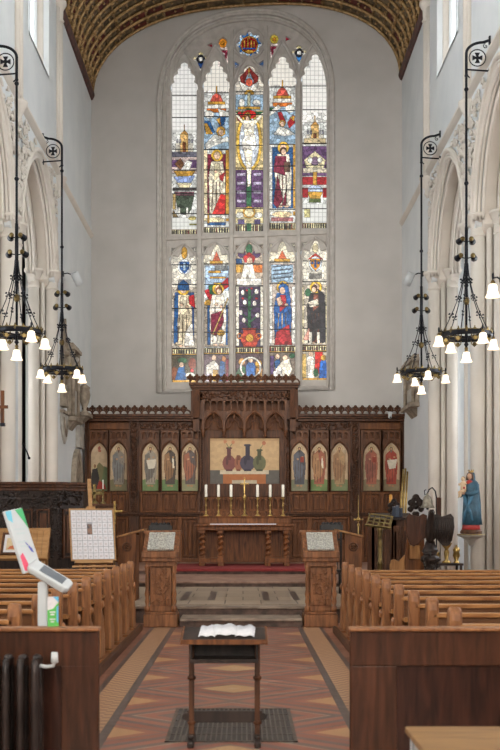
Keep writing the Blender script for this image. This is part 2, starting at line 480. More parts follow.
MB().box(-9, 9, -8, 31.6, -.2, -.004).build('floor_slab', M['floor_side'], fl)
MB().box(-1.06, .86, -1, 16.5, -.005, 0).build('tile_field', M['floor'], fl)
s = MB()
for a, b in ((-1.14, -1.06), (-1.46, -1.40), (.86, .94), (1.2, 1.26)): s.box(a, b, -1, 16.5, -.005, 0)
s.build('tile_border', M['floor_dark'], fl)
MB().box(-1.40, -1.14, -1, 16.5, -.005, 0).box(.94, 1.2, -1, 16.5, -.005, 0).build('tile_strip', M['strip'], fl)
M['riser'] = plain('dark step riser', '6b5347', '44342c', .6, scale=7)  # risers in a darker tone than the step slabs
M['pinkstone'] = plain('mottled pink step marble', 'a58472', '7d5c4e', .5, scale=4, bump=.05)
# chancel steps
for k, (y, z) in enumerate(((16.5, .14), (17.15, .28), (22.1, .40), (24.9, .52))):
    xa, xb, ye = (-1.0, .94, 17.2) if k == 0 else (-4.5, 4.5, 31)
    st_ = struct(MB().box(xa, xb, y+.05, ye, z-(.14 if k != 1 else .28), z-.045).build('trim_%d' % (k+51), M['riser'])); s = MB(); s.box(xa, xb, y, ye, z-.045, z)
    struct(s.build('trim_%d' % (k+1), M['step'] if k < 2 else M['pinkstone'], bev=.01))
s = MB()
def slab_mat():
    m, nt, b = mat_new('chancel paving'); L = nt.links
    tc = nt.nodes.new('ShaderNodeTexCoord'); br = nt.nodes.new('ShaderNodeTexBrick'); br.inputs['Scale'].default_value = 1
    br.inputs['Brick Width'].default_value = .62; br.inputs['Row Height'].default_value = .8; br.inputs['Mortar Size'].default_value = .012
    br.inputs['Color1'].default_value = (*lin('a3917b'), 1); br.inputs['Color2'].default_value = (*lin('8c7a68'), 1); br.inputs['Mortar'].default_value = (*lin('54463d'), 1)
    L.new(tc.outputs['Object'], br.inputs['Vector']); L.new(br.outputs[0], b.inputs['Base Color']); b.inputs['Roughness'].default_value = .45
    return m
struct(MB().box(-4.5, 4.5, 17.5, 22.1, .28, .284).build('trim_5', slab_mat()))
mb = MB().box(-1.12, -1.0, 18.4, 20.6, .284, .286).box(-.62, -.5, 18.4, 20.6, .284, .286).box(.36, .48, 18.4, 20.6, .284, .286).box(.9, 1.02, 18.4, 20.6, .284, .286)
struct(mb.build('trim_6', M['floor_dark']))
tag(MB().box(-1.9, 1.9, 24.88, 27.8, .52, .535).box(-1.9, 1.9, 24.87, 24.89, .475, .535).build('carpet', M['red']),
    'long red carpet on the altar platform, folded over its front step', 'carpet')

# ceiling ------------------------------------------------------------
def vz(x, off=0):
    q = min(1, abs(x)/4.5); return 14.25+2.37*math.sqrt(max(0, 1-q**2.6))-off
def vpts(n=44, off=0):
    out = []
    for k in range(n+1):
        t = PI*k/n; c = math.cos(t)
        x = -4.5*math.copysign(abs(c)**(2/2.6), c)
        # inset along approx normal
        z = 14.25+2.37*abs(math.sin(t))
        nx, nz = x/4.5, (z-14.25)/2.37
        out.append((x-off*nx, z-off*nz))
    return out
ce = struct(thing('ceiling', None, None, (0, 0, 0)))
m = MB(); P = vpts(); Q = [(x*1.04, z+.2) for x, z in P]
sect = P+Q[::-1]
m.prism(sect, 'y', 24.6, 31.8); m.build('coffered_vault', M['coffer'], ce)
m = MB(); m.prism(sect, 'y', -8, 24.6); m.build('nave_vault', M['wall'], ce)
PO = vpts(44, .05); SKW = .155; ys = [30.1-.46*(13-k) for k in range(14)]
m = MB()
for y in ys: m.tube([(x, y-SKW*x, z) for x, z in PO], .045, 6)
m.build('transverse_rib', M['gold'], ce)
m = MB(); m2 = MB(); rng = random.Random(3)
for k in range(2, 43, 2):
    x, z = vpts(44, .03)[k]; m.tube([(x, 25, z), (x, 30.15-SKW*x, z)], .03, 5)
for j in range(len(ys)-1):
    for k in range(0, 42, 2):
        if rng.random() < .3:
            a, b = vpts(44, .015)[k], vpts(44, .015)[k+2]; y0, y1 = ys[j]+.05, ys[j+1]-.05
            m2.add([(a[0], y0-SKW*a[0], a[1]), (b[0], y0-SKW*b[0], b[1]), (b[0], y1-SKW*b[0], b[1]), (a[0], y1-SKW*a[0], a[1])], [(0, 1, 2, 3)])
m.build('longitudinal_rib', M['gold'], ce); m2.build('red_coffer_panel', M['coffred'], ce)
m = MB()
for j in range(0, len(ys)-1):
    for k in range(2, 43, 4):
        x, z = vpts(44, .07)[k]; m.ball((x, ys[j]-SKW*x, z), .07, 7, 5)
    for k in range(1, 43):      # pierced carving between ribs
        x, z = vpts(44, .04)[k]
        m.ball((x+rng.uniform(-.05, .05), ys[j]+.23-SKW*x, z), (.04, .06, .03), 5, 4)
m.build('carved_boss', M['gold'], ce)
m = MB()
for sg in (-1, 1):
    e = 31.1 if sg < 0 else 29.5
    m.prism([(sg*4.5, 14.14), (sg*4.45, 14.16), (sg*4.4, 14.26), (sg*4.4, 14.33), (sg*4.5, 14.35)], 'y', 25.35, e)
m.build('red_cornice', M['cornice_red'], ce)

# west wall; its unseen window is a glowing pane added to light the nave
ww = struct(thing('wall_west', None, None, (0, 0, 0)))
MB().box(-9, 9, -8.2, -8, 0, 17).build('wall_face', M['wall'], ww)
w = struct(thing('window_40', None, None, (0, -7.98, 3.5)))
MB().plate(gothic(2.6, 3.0, 0, 5), [], 'y', -.01, .01).build('pane', M['west_fill'], w)

# ================================================================== EAST WALL + WINDOW
SK = .155; ANG = -math.atan(SK); CA = math.cos(ANG)
def W(px, py):
    k = (px-HX)/F; X = 30.2*k/(1+SK*k); D = 30.2-SK*X
    return X/CA, CZ+(HY-py)/F*D
ew = struct(thing('wall_east', None, None, (0, 30.2, 0), ANG))
cx = (W(157, 150)[0]+W(334.5, 150)[0])/2; hw = (W(334.5, 150)[0]-W(157, 150)[0])/2
zs = W(246, 101)[1]; rise = W(246, 9)[1]-zs; zb = W(246, 391)[1]
print('WINDOW', cx, hw, zs, rise, zb)
def wo(d, drop=0): return superarch(hw-d, zb+drop, zs, rise-d, 2.35, cx)
MB().plate([(-4.95, 0), (4.95, 0), (4.95, 17.6), (-4.95, 17.6)], [wo(0)], 'y', 0, .45, 0).build('wall_face', M['east'], ew)
win = struct(thing('window_1', None, None, (0, 30.2, 0), ANG))
m = MB()
m.plate(wo(-.02, -.02), [wo(.13)], 'y', .0, .4, .03)
m.plate(wo(.10, 0), [wo(.24, .08)], 'y', .16, .44, .03)
m.tube([(x, .0, z) for x, z in wo(.03)], .05, 8); m.tube([(x, .12, z) for x, z in wo(.16)], .035, 6)
m.prism([(.0, zb-.05), (.0, zb), (.3, zb+.16), (.44, zb+.16), (.44, zb-.05)], 'x', cx-hw, cx+hw)
m.build('window_surround', M['tracery'], win)
# --- openings, described in photograph pixels and mapped onto the wall plane
UL = [(169.3, 194.8, 57.5, 231.5), (201.8, 227.3, 55.5, 230), (233.8, 261.8, 61, 228.5), (268, 294.3, 51.5, 227), (301.2, 327.8, 49, 225.5)]
LL = [(169.3, 194.8, 244, 381), (201.8, 227.3, 242.5, 380.5), (233.8, 261.8, 241, 380), (268, 294.3, 239.5, 379.3), (301.2, 327.8, 238, 378.5)]
def head_up(x0, x1, yt, yb):
    c = (x0+x1)/2; h = (x1-x0)/2
    L = [(-h, yt+30), (-h*.78, yt+20), (-h*.5, yt+11), (-h*.28, yt+5.5), (0, yt)]
    pts = [(c-h, yb), (c-h, yt+33)]+[(c+a, b) for a, b in lobed(L, .3)]
    Rr = [(c+a, b) for a, b in lobed([(-a, b) for a, b in reversed(L)], .3)]
    return pts+Rr[1:]+[(c+h, yt+33), (c+h, yb)]
def head_mid(x0, x1, yt, yb):
    c = (x0+x1)/2; h = (x1-x0)/2
    L = [(-h, yt+25), (-h*.8, yt+15), (-h*.4, yt+7), (0, yt)]
    return [(c-h, yb), (c-h, yt+28)]+[(c+a, b) for a, b in lobed(L, .25)]+[(c+a, b) for a, b in lobed([(-a, b) for a, b in reversed(L)], .25)][1:]+[(c+h, yt+28), (c+h, yb)]
def head_low(x0, x1, yt, yb):
    c = (x0+x1)/2; h = (x1-x0)/2
    L = [(-h, yt+20), (-h*.45, yt+9), (-h*.35, yt+7)]
    A = lobed([(-h*.98, yt+20), (-h*.42, yt+10)], .62, 8); B = lobed([(-h*.42, yt+9.5), (h*.42, yt+9.5)], .95, 10)
    C = lobed([(h*.42, yt+10), (h*.98, yt+20)], .62, 8)
    return [(c-h, yb), (c-h, yt+22)]+[(c+a, b) for a, b in A+B+C]+[(c+h, yt+22), (c+h, yb)]
holes = []
for i, q in enumerate(UL): holes.append((head_mid if i == 2 else head_up)(*q))
for q in LL: holes.append(head_low(*q))
def kite(cx_, cy_, s=1.0):
    L = [(0, 13), (-3.4, 3.4), (-8.5, .6), (-6.5, -2.4), (-3, -2), (-3.2, -5), (0, -7), (3.2, -5), (3, -2), (6.5, -2.4), (8.5, .6), (3.4, 3.4)]
    return [(cx_+a*s, cy_+b*s) for a, b in L]
rose = []
for k in range(48):
    t = 2*PI*k/48; r = 11.8+1.7*math.cos(8*t); rose.append((247.6+r*math.cos(t), 39.6+r*math.sin(t)))
small = [rose, kite(198.5, 54), kite(298, 47.5),
         [(216.5, 38), (218, 34.4), (221, 33), (224, 34.4), (225.5, 38), (224, 41.5), (225.8, 44), (226.4, 60), (217.5, 47), (218, 41.5)],
         [(268.4, 34), (270, 30.5), (273, 29), (276.5, 31), (277.6, 34.5), (275.8, 38), (277.5, 43), (269.6, 57), (268.6, 44), (270, 38)],
         [(205.5, 41), (210, 38.8), (210.5, 43)], [(284.5, 31.8), (289.5, 34.5), (284.5, 36.8)],
         [(233, 57), (238.5, 60.5), (233.3, 64.5)], [(262.2, 56), (262, 63), (257, 59.5)]]
for q in LL:   # little eyelets beside each lower head
    x0, x1, yt, yb = q
    small.append([(x0+.3, yt+1.5), (x0+4.6, yt+2), (x0+.6, yt+6.5)]); small.append([(x1-.3, yt+1), (x1-4.6, yt+1.5), (x1-.6, yt+6)])
def toW(pl): return [W(*p) for p in pl]
m = MB()
m.plate(wo(.2, .05), [toW(h) for h in holes+small], 'y', .26, .42, .02)
# projecting mullions, transom and arch ribs
for x in (198.3, 230.6, 265, 297.8):
    a = W(x, 388); 
    top = {198.3: 84, 230.6: 26, 265: 22, 297.8: 78}[x]
    b = W(x, top); m.box(a[0]-.05, a[0]+.05, .17, .3, a[1], b[1])
m.prism([(W(0, 0)[0], 0)]*0+[(cx-hw+.24, W(165, 238.5)[1]), (cx+hw-.24, W(332, 231.5)[1]), (cx+hw-.24, W(332, 228.8)[1]), (cx-hw+.24, W(165, 235.8)[1])], 'y', .18, .3)
def rib(pts, r=.045): m.tube([(W(*p)[0], .24, W(*p)[1]) for p in pts], r, 6)
def arc2(x0, y0, xm, ym, x1, y1, n=10):
    return [((1-t)**2*x0+2*t*(1-t)*xm+t*t*x1, (1-t)**2*y0+2*t*(1-t)*ym+t*t*y1) for t in [k/n for k in range(n+1)]]
rib(arc2(166, 92, 168, 66, 182, 47)); rib(arc2(182, 47, 196, 62, 198.3, 92)); rib(arc2(198.3, 92, 199, 62, 214, 40)); rib(arc2(214, 40, 229, 60, 230.6, 92))
rib(arc2(230.6, 92, 231, 66, 247.5, 53)); rib(arc2(247.5, 53, 264, 64, 265, 92)); rib(arc2(265, 88, 266, 58, 281, 37)); rib(arc2(281, 37, 296, 56, 297.8, 86))
rib(arc2(297.8, 84, 299, 58, 313, 39)); rib(arc2(313, 39, 326, 58, 330.5, 84))
rib([(247.6+15.2*math.cos(2*PI*k/32), 39.6+15.2*math.sin(2*PI*k/32)) for k in range(33)], .04)
for q in LL:
    x0, x1, yt, yb = q; rib(arc2(x0-1, yt+20, x0, yt+2, (x0+x1)/2, yt-2.5), .03); rib(arc2((x0+x1)/2, yt-2.5, x1, yt+2, x1+1, yt+20), .03)
m.build('tracery', M['tracery'], win)
# ================================================================== STAINED GLASS
def gl(name_label, x0, x1, y0, y1, fn, seed, cell=3.4, bars=(), grids=(), base='c9cbc8', res=.5, txt=()):
    c = Canvas(x0-.6, x1+.6, y0-.6, y1+.6, res, base)
    fn(c)
    c.lead(cell, seed, .42, .45, True, .34, [g[:4] for g in grids])
    for g in grids: c.grid(*g)
    c.bars(bars)
    o = c.mesh('stained_glass', M['glass'], lambda px, py: (lambda w: (w[0], .35, w[1]))(W(px, py)), win)
    o['label'] = name_label
    return o
Wt='d6d5ce'; Cr='cbc09f'; Bl='28507f'; LB='8da5b8'; Rd='a3262a'; Gd='b58b3a'; Gn='2f5a3c'; Pu='5a3f63'; Mr='6d2436'; Fl='d2b49a'; Dk='33302f'; Or='c8702f'; Gy='8b8c8c'
def figure(c, x, yt, yb, hw, robe, mantle, halo='d8b040', face=Fl, lean=0, inner=Cr):
    h = yb-yt; r = hw*.42
    c.e(x+lean, yt+r*1.1, r*1.45, r*1.5, halo)
    c.p([(x-hw*.62, yt+h*.17), (x+hw*.6, yt+h*.17), (x+hw*.9, yt+h*.45), (x+hw*.8, yb), (x-hw*.8, yb), (x-hw*.9, yt+h*.42)], mantle)
    c.p([(x-hw*.25, yt+h*.2), (x+hw*.3, yt+h*.2), (x+hw*.45, yt+h*.6), (x+hw*.3, yb-1), (x-hw*.45, yb-1), (x-hw*.35, yt+h*.6)], robe)
    c.p([(x-hw*.8, yt+h*.55), (x+hw*.4, yt+h*.38), (x+hw*.7, yt+h*.5), (x-hw*.1, yb-2), (x-hw*.75, yb-1)], mantle)
    c.e(x+lean, yt+r*1.15, r*.8, r, face)
    c.e(x-hw*.15, yt+h*.33, hw*.18, 1.5, face); c.e(x+hw*.35, yt+h*.36, hw*.18, 1.5, face)
    for k in range(3): c.line(x-hw*.4+k*hw*.35, yt+h*.5, x-hw*.55+k*hw*.45, yb-3, .7, inner)
    c.e(x-hw*.3, yb, hw*.25, 1.2, face); c.e(x+hw*.35, yb, hw*.25, 1.2, face)
def text_band(c, x0, x1, y0, y1, seed=1):
    c.r(x0, x1, y0, y1, 'd7cfa8'); rr = random.Random(seed); x = x0+1
    while x < x1-1.5:
        w = rr.uniform(1, 2); c.r(x, x+w, y0+1, y1-1, rr.choice([Dk, Dk, '5d2b2b'])); x += w+rr.uniform(.6, 1.2)
    c.r(x0, x1, y0, y0+.8, Gd); c.r(x0, x1, y1-.8, y1, Gd)
def castle(c, x, y):   # small turreted building
    c.r(x-9, x+9, y+6, y+16, 'b7b3a8'); c.r(x-4, x+4, y-3, y+16, 'c8a56a'); c.r(x-1.5, x+1.5, y+5, y+16, '6b3e26')
    for k in (-8, -5, 4, 7): c.r(x+k, x+k+2, y+2, y+6, '7f7f86')
    c.p([(x-4, y-3), (x, y-8), (x+4, y-3)], 'b98a48'); c.r(x-.5, x+.5, y-13, y-6, Gd)
def u1(c):
    x = 182
    c.r(168, 196, 60, 125, 'dcdcda'); castle(c, x, 133)
    c.r(169, 195, 148, 153, '5a5a66'); c.r(169, 195, 153, 170, 'b7a7a2')
    c.r(169, 179, 156, 163, Pu); c.r(186, 195, 156, 164, Pu); c.p([(178, 168), (184, 156), (190, 158), (186, 170)], Wt); c.p([(172, 160), (178, 154), (182, 160), (178, 166)], '6b4a32')
    c.p([(171, 167), (193, 167), (189, 173), (175, 173)], Gd); c.p([(171, 173), (193, 172), (188, 180), (176, 180)], '8fa3d0'); c.p([(174, 179), (190, 179), (187, 184), (177, 184)], Cr)
    c.r(170, 195, 184, 187, Dk); c.r(172, 192, 188, 192, '6d4a52')
    c.p([(172, 192), (192, 192), (189, 206), (185, 212), (179, 211), (175, 204)], '3f4a3c'); c.r(170, 173, 190, 206, 'a08a5a'); c.r(176, 178, 204, 214, Wt); c.r(184, 186, 204, 214, Wt)
    c.p([(170, 206), (176, 214), (170, 214)], '6b5a3c'); c.e(190, 215, 4, 2, 'b7ab6a'); c.r(187, 195, 220, 222, '7a7a48')
    text_band(c, 168, 196, 226, 232, 1)
gl('upper glass light with a small tower, a boat and pale quarries, left of the figures', 169.3, 194.8, 57, 232, u1, 11, bars=(90.5, 113, 145, 166, 190, 210), grids=((169, 195, 56, 128, 4.1, 4.4), (169, 195, 214, 226, 4.1, 4.4)))
def u5(c):
    x = 314
    c.r(300, 329, 50, 118, 'dddcd8'); castle(c, x, 124); c.r(303, 325, 134, 140, 'b4a480')
    c.r(301, 328, 142, 172, Pu); c.p([(303, 156), (314, 147), (325, 156), (322, 166), (306, 166)], 'c7bd9a'); c.e(314, 157, 5, 4, '6f5a70'); c.e(309, 156, 2.4, 3, Wt); c.e(319, 156, 2.4, 3, Wt)
    c.r(302, 326, 164, 169, 'c2b9a4'); c.r(301, 328, 173, 181, Rd); c.r(312, 316, 168, 186, Gd); c.e(314, 187, 8, 5.5, 'a9b6cc'); c.p([(306, 188), (322, 188), (319, 195), (309, 195)], Gd); c.r(308, 320, 195, 199, '5a6a3a')
    c.r(301, 307, 184, 194, Rd); c.r(322, 328, 184, 194, Rd); c.r(303, 309, 205, 214, 'c7c08a')
    text_band(c, 300, 329, 219.5, 226, 5)
gl('upper glass light with a domed tower, star and fountain, right of the figures', 301.2, 327.8, 48, 226, u5, 15, bars=(81, 105, 139, 161, 185, 205), grids=((301, 328, 48, 108, 4.1, 4.4), (301, 328, 200, 219, 4.1, 4.4)))
def canopy(c, x, y):
    c.p([(x-7, y+8), (x-4, y+1), (x, y-2), (x+4, y+1), (x+7, y+8)], 'c4574a'); c.r(x-9, x+9, y+7, y+10, Gd); c.r(x-9, x+9, y+10, y+14, Wt); c.p([(x-10, y+14), (x+10, y+14), (x+9, y+18), (x-9, y+18)], Or)
    c.r(x-.7, x+.7, y-9, y-1, Gd); c.r(x-6, x+6, y+18, y+24, LB); c.r(x-8, x-6, y+17, y+28, Gd); c.r(x+6, x+8, y+17, y+28, Gd)
def u2(c):
    x = 214.5
    c.r(201, 228, 56, 88, 'dddad2'); canopy(c, x, 90)
    c.r(201, 228, 108, 146, LB); c.e(207, 110, 5, 4, Wt); c.r(218, 228, 107, 110, Gn); c.p([(216, 104), (228, 108), (228, 112), (218, 112)], Wt)
    c.p([(202, 116), (208, 117), (213, 128), (206, 130), (202, 124)], Bl); c.p([(202, 119), (205, 119), (211, 130), (204, 130)], Gd); c.p([(216, 113), (224, 112), (222, 120), (217, 124)], Bl); c.p([(214, 115), (218, 113), (219, 122)], Gd)
    c.e(219, 127, 4.6, 5, Gd); c.e(219, 128, 2.6, 3, Fl); c.p([(203, 140), (212, 130), (219, 132), (222, 138), (212, 142), (204, 146)], Wt); c.p([(210, 138), (226, 132), (227, 138)], Wt)
    c.r(202, 227, 150, 211, Mr); c.r(201, 205, 146, 218, Cr); c.r(224, 228, 146, 218, Gd)
    figure(c, 215, 147, 210, 9.5, Cr, 'd8d0bb', inner='8b6a4a'); c.p([(217, 172), (223, 168), (221, 178), (218, 176)], Rd); c.p([(212, 206), (219, 190), (224, 192), (223, 211), (210, 211)], 'c22f2b')
    c.r(202, 227, 211, 215, Wt); c.e(214, 217, 9, 3, 'd8c9a0'); c.r(205, 224, 219, 222, Bl); c.r(205, 207, 210, 220, Gd)
    text_band(c, 201, 228, 224, 230.5, 2)
gl('upper glass light with an angel above a woman in cream and red robes', 201.8, 227.3, 55, 231, u2, 12, bars=(88, 112, 145, 166, 190, 211), grids=((201, 228, 55, 86, 4.1, 4.4),))
def u4(c):
    x = 281
    c.r(267, 295, 52, 82, 'dddad2'); canopy(c, x, 84)
    c.r(267, 295, 102, 140, LB); c.r(267, 277, 103, 106, Gn); c.p([(267, 108), (277, 100), (280, 103), (268, 112)], Wt); c.e(289, 104, 5, 4, Wt)
    c.p([(276, 108), (280, 107), (285, 118), (280, 120)], Rd); c.p([(286, 118), (292, 110), (294, 118), (288, 124)], Rd); c.p([(288, 113), (294, 111), (293, 117)], Gd)
    c.e(281, 119, 3.2, 3.5, Gd); c.e(281, 119.5, 2.1, 2.5, Fl); c.p([(272, 130), (278, 122), (286, 124), (294, 130), (284, 132)], Wt)
    c.r(268, 294, 143, 205, Bl); c.r(267, 271, 140, 212, Wt); c.r(292, 295, 140, 212, Gd)
    figure(c, 282, 139, 203, 9.5, Mr, 'ddd6c6', inner='7a5a4a', lean=0); c.p([(274, 152), (284, 152), (284, 172), (272, 168)], '7a2c40'); c.r(283, 289, 158, 168, '5a4438'); c.p([(276, 170), (272, 200), (276, 205), (282, 196)], Mr); c.e(282, 147, 3.6, 4.2, '5b3a28'); c.e(282.4, 147.8, 2.4, 3.1, Fl)
    c.r(268, 294, 205, 208, Wt); c.e(281, 211, 10, 3, 'd8c39a'); c.r(270, 292, 214, 218, 'a46a6a')
    text_band(c, 267, 295, 219.5, 226.5, 4)
gl('upper glass light with a red-winged angel above a man in crimson and white', 268, 294.3, 51, 227.5, u4, 14, bars=(82, 106, 140, 162, 186, 206), grids=((267, 295, 50, 80, 4.1, 4.4),))
def u3(c):
    x = 247.5
    c.r(233, 263, 60, 90, 'c9c3b8'); c.p([(238, 72), (247.5, 62), (257, 72), (255, 82), (240, 82)], '7a2f2c'); c.p([(243, 76), (247.5, 66), (252, 76), (250, 82), (245, 82)], LB); c.e(247.5, 77.5, 3.5, 4, 'd4644a'); c.r(247, 248, 63, 72, Gd)
    c.p([(237, 76), (244, 80), (248, 87), (241, 86)], Wt); c.p([(258, 76), (251, 80), (247, 87), (254, 86)], Wt); c.e(247.5, 88, 5, 3, Gd)
    c.r(233, 263, 90, 106, LB); c.e(240, 98, 3, 4, Wt); c.e(255, 98, 4, 3, Wt); c.r(246, 249, 88, 106, 'b9bba0'); c.r(236, 259, 102, 105, Gd)
    c.r(233, 262, 106, 166, 'cdbb8c'); c.e(247.5, 138, 13, 30, 'd6b04e'); c.e(247.5, 138, 10, 26, 'c5ccd6'); c.r(233, 262, 107, 110, Gn)
    c.r(233, 262, 166, 204, Pu)
    for k in range(4): c.r(235, 244, 169+k*9, 172+k*9, 'a9a0b4'); c.r(252, 260, 169+k*9, 172+k*9, 'a9a0b4')
    c.r(245, 250, 104, 228, Gn)
    c.e(247.5, 110, 7, 4.5, 'c22b27'); c.e(238, 112, 3, 5, Rd); c.e(246, 112, 3.5, 4.4, Gd); c.e(245.6, 113.6, 2.6, 3.4, '8a5b3c'); c.e(245.9, 114.4, 1.8, 2.6, Fl)
    c.p([(233, 107), (242, 116), (252, 116), (262, 107), (262, 110), (253, 121), (252, 133), (243, 133), (242, 121), (233, 110)], 'e3ddcc')
    c.p([(243, 132), (253, 130), (255, 142), (250, 148), (241, 145), (240, 138)], 'efece2')
    c.p([(242, 144), (251, 146), (250, 160), (249, 182), (246, 183), (245, 166)], 'e3ddcc')
    c.r(233, 262, 204, 220, 'c9bb8e'); c.e(247.5, 209, 6.5, 6, Gd); c.e(247.5, 209, 4.6, 4.4, Cr); c.e(238, 212, 4, 3, Wt); c.e(257, 212, 4, 3, Wt); c.r(236, 243, 216, 221, '4e4468'); c.r(253, 259, 216, 221, '4e4468')
    text_band(c, 233, 245, 221, 229, 3); text_band(c, 250, 263, 221, 229, 7)
gl('central upper glass light with the figure on the green cross', 233.8, 261.8, 60, 229.5, u3, 13, bars=(87, 110, 141, 164, 188, 205))
def shield(c, x, y, a, b):
    c.e(x, y, 6.5, 7.5, 'c9d0d6'); c.p([(x-5, y-5), (x+5, y-5), (x+4.6, y+2), (x, y+7), (x-4.6, y+2)], a); c.r(x-1.2, x+1.2, y-4, y+4, b); c.e(x-3, y-1, 1.3, 1.3, b); c.e(x+3, y-1, 1.3, 1.3, b)
def l1(c):
    c.r(168, 196, 243, 285, 'cdc9bd'); c.e(182, 250, 3, 6, Gd); shield(c, 182, 264, '2a4f86', LB); c.r(176, 189, 277, 282, Gy)
    c.r(168, 196, 285, 347, 'a79f92'); c.r(172, 192, 290, 343, '35507e')
    figure(c, 181, 282, 344, 10, 'd8cdb4', 'c8bba0', inner='6f5a48'); c.p([(175, 282), (181, 277), (187, 282), (187, 288), (175, 288)], Bl); c.p([(186, 294), (192, 292), (193, 306), (187, 302)], Rd); c.p([(172, 294), (176, 292), (175, 340), (171, 342)], Bl); c.p([(183, 330), (190, 320), (192, 344), (182, 344)], 'd6d2cb')
    text_band(c, 168, 196, 347, 353, 21)
    c.r(168, 196, 353, 382, '48402f'); c.e(180, 359, 5, 3, Gn); c.e(190, 362, 4, 6, '7b3a2a'); c.e(172, 372, 4, 7, '7b4a32'); c.p([(176, 366), (182, 364), (184, 378), (172, 380)], '28598e'); c.e(179, 363, 2.4, 2.6, Fl); c.e(188, 374, 5, 3, 'd6d8c8'); c.e(190, 369, 2, 2, Rd); c.r(170, 195, 378.5, 382, Gd)
gl('lower glass light with a bearded figure in cream under a blue shield', 169.3, 194.8, 243.5, 382, l1, 21, bars=(262, 282, 306, 330, 346.5, 353.5))
def l2(c):
    c.r(201, 228, 241, 262, 'cfcab8'); c.p([(209, 262), (214.5, 248), (220, 262)], 'c35f3f'); c.r(208, 221, 258, 261, Gd)
    c.r(203, 227, 263, 288, 'a9c0d8'); c.r(206, 219, 268, 270.5, Gd); c.r(208, 224, 274, 276, Gd); c.r(212, 226, 280, 282, Gd); c.r(213, 226, 263, 268, '6d7070')
    c.p([(202, 288), (207, 286), (213, 297), (207, 298)], Rd); c.p([(206, 283), (212, 282), (214, 292), (208, 292)], Gn); c.p([(218, 282), (226, 274), (227, 284), (221, 288)], Rd); c.e(206, 302, 4, 5, Gd)
    c.r(202, 227, 303, 345, '9b9082'); c.r(205, 209, 303, 343, Bl); c.r(221, 226, 303, 343, Bl)
    figure(c, 216, 282, 343, 9.5, 'd6d0c4', 'd6d0c4', inner='8a8072'); c.p([(209, 312), (221, 308), (222, 320), (214, 334), (209, 332)], '6e2338'); c.e(217, 288, 3.4, 4, '7a4a2a'); c.e(217, 289, 2.4, 3, Fl); c.line(226, 296, 211, 332, 1.2, 'b89a5a'); c.e(219, 331, 4, 3, Gd)
    text_band(c, 201, 228, 346, 352, 22)
    c.r(201, 228, 352, 381, '5a4a52'); c.p([(204, 364), (212, 358), (217, 364), (215, 380), (204, 380)], 'd8d2c8'); c.e(212, 356, 2.5, 3, Fl); c.p([(218, 360), (223, 358), (223, 380), (217, 380)], Bl); c.r(211, 216, 368, 380, Gd); c.e(222, 357, 2.4, 3, '9a6a44'); c.p([(224, 357), (227, 357), (227, 380), (224, 380)], Mr); c.r(204, 210, 372, 380, 'b3a9b8')
gl('lower glass light with a figure in white and maroon carrying a staff', 201.8, 227.3, 241.5, 381, l2, 22, bars=(261, 282, 305.5, 330, 346, 352.5))
def l3(c):
    c.r(233, 263, 240, 284, 'a89a88'); c.e(240, 251, 4, 4, '4f3a5e'); c.e(255, 251, 4, 4, '4f3a5e'); c.e(247.5, 246, 3.5, 5, Gn); c.p([(241, 254), (247.5, 249), (254, 254), (252, 260), (243, 260)], 'a92c2a')
    c.r(234, 242, 262, 270, Gd); c.r(252, 261, 262, 270, Or); c.r(234, 240, 256, 261, Bl); c.p([(243, 260), (251, 260), (255, 280), (249, 282), (246, 272), (241, 282), (238, 280)], 'e6e2d8'); c.e(248, 258, 3, 3.5, Fl)
    c.r(235, 260, 276, 283, 'd8d4cc')
    c.r(233, 263, 284, 346, '3c2e44'); c.r(234, 237, 284, 344, 'cfcabb'); c.r(259, 262, 284, 344, 'cfcabb')
    c.r(246.5, 249.5, 286, 326, Gn)
    for x, y in ((241, 290), (255, 289), (243, 300), (253, 301), (239, 310), (256, 313), (242, 318)): c.line(248, y+8, x, y, 1, Gn); c.e(x, y, 2, 2.6, 'e6dfd6')
    for x, y in ((245, 288), (250, 286), (241, 296), (255, 296)): c.e(x, y, 1.2, 1.2, Rd)
    c.p([(240, 326), (255, 326), (254, 330), (258, 336), (254, 345), (242, 345), (238, 336), (242, 330)], 'a13c2c'); c.e(248, 336, 4, 4, Gd); c.ring(238, 334, 2, 3, Or); c.ring(257, 334, 2, 3, Or)
    text_band(c, 233, 263, 345.5, 351.5, 23)
    c.r(233, 263, 351.5, 381, '4a3a3e'); c.e(240, 360, 3.4, 3.6, 'b98a50'); c.p([(234, 372), (239, 363), (244, 366), (243, 380), (234, 380)], Gn); c.p([(244, 364), (249, 358), (254, 364), (253, 376), (245, 376)], '2d62a6'); c.e(249, 358, 2.5, 3, Fl); c.e(257, 362, 3.4, 4, Gd); c.p([(254, 366), (261, 366), (261, 380), (255, 380)], 'a87838'); c.ring(249, 366, 9, 11, 'd4d0c8')
gl('lower glass light with white lilies rising from a red vase', 233.8, 261.8, 240, 381, l3, 23, bars=(261, 283, 304.5, 327, 345, 351.5))
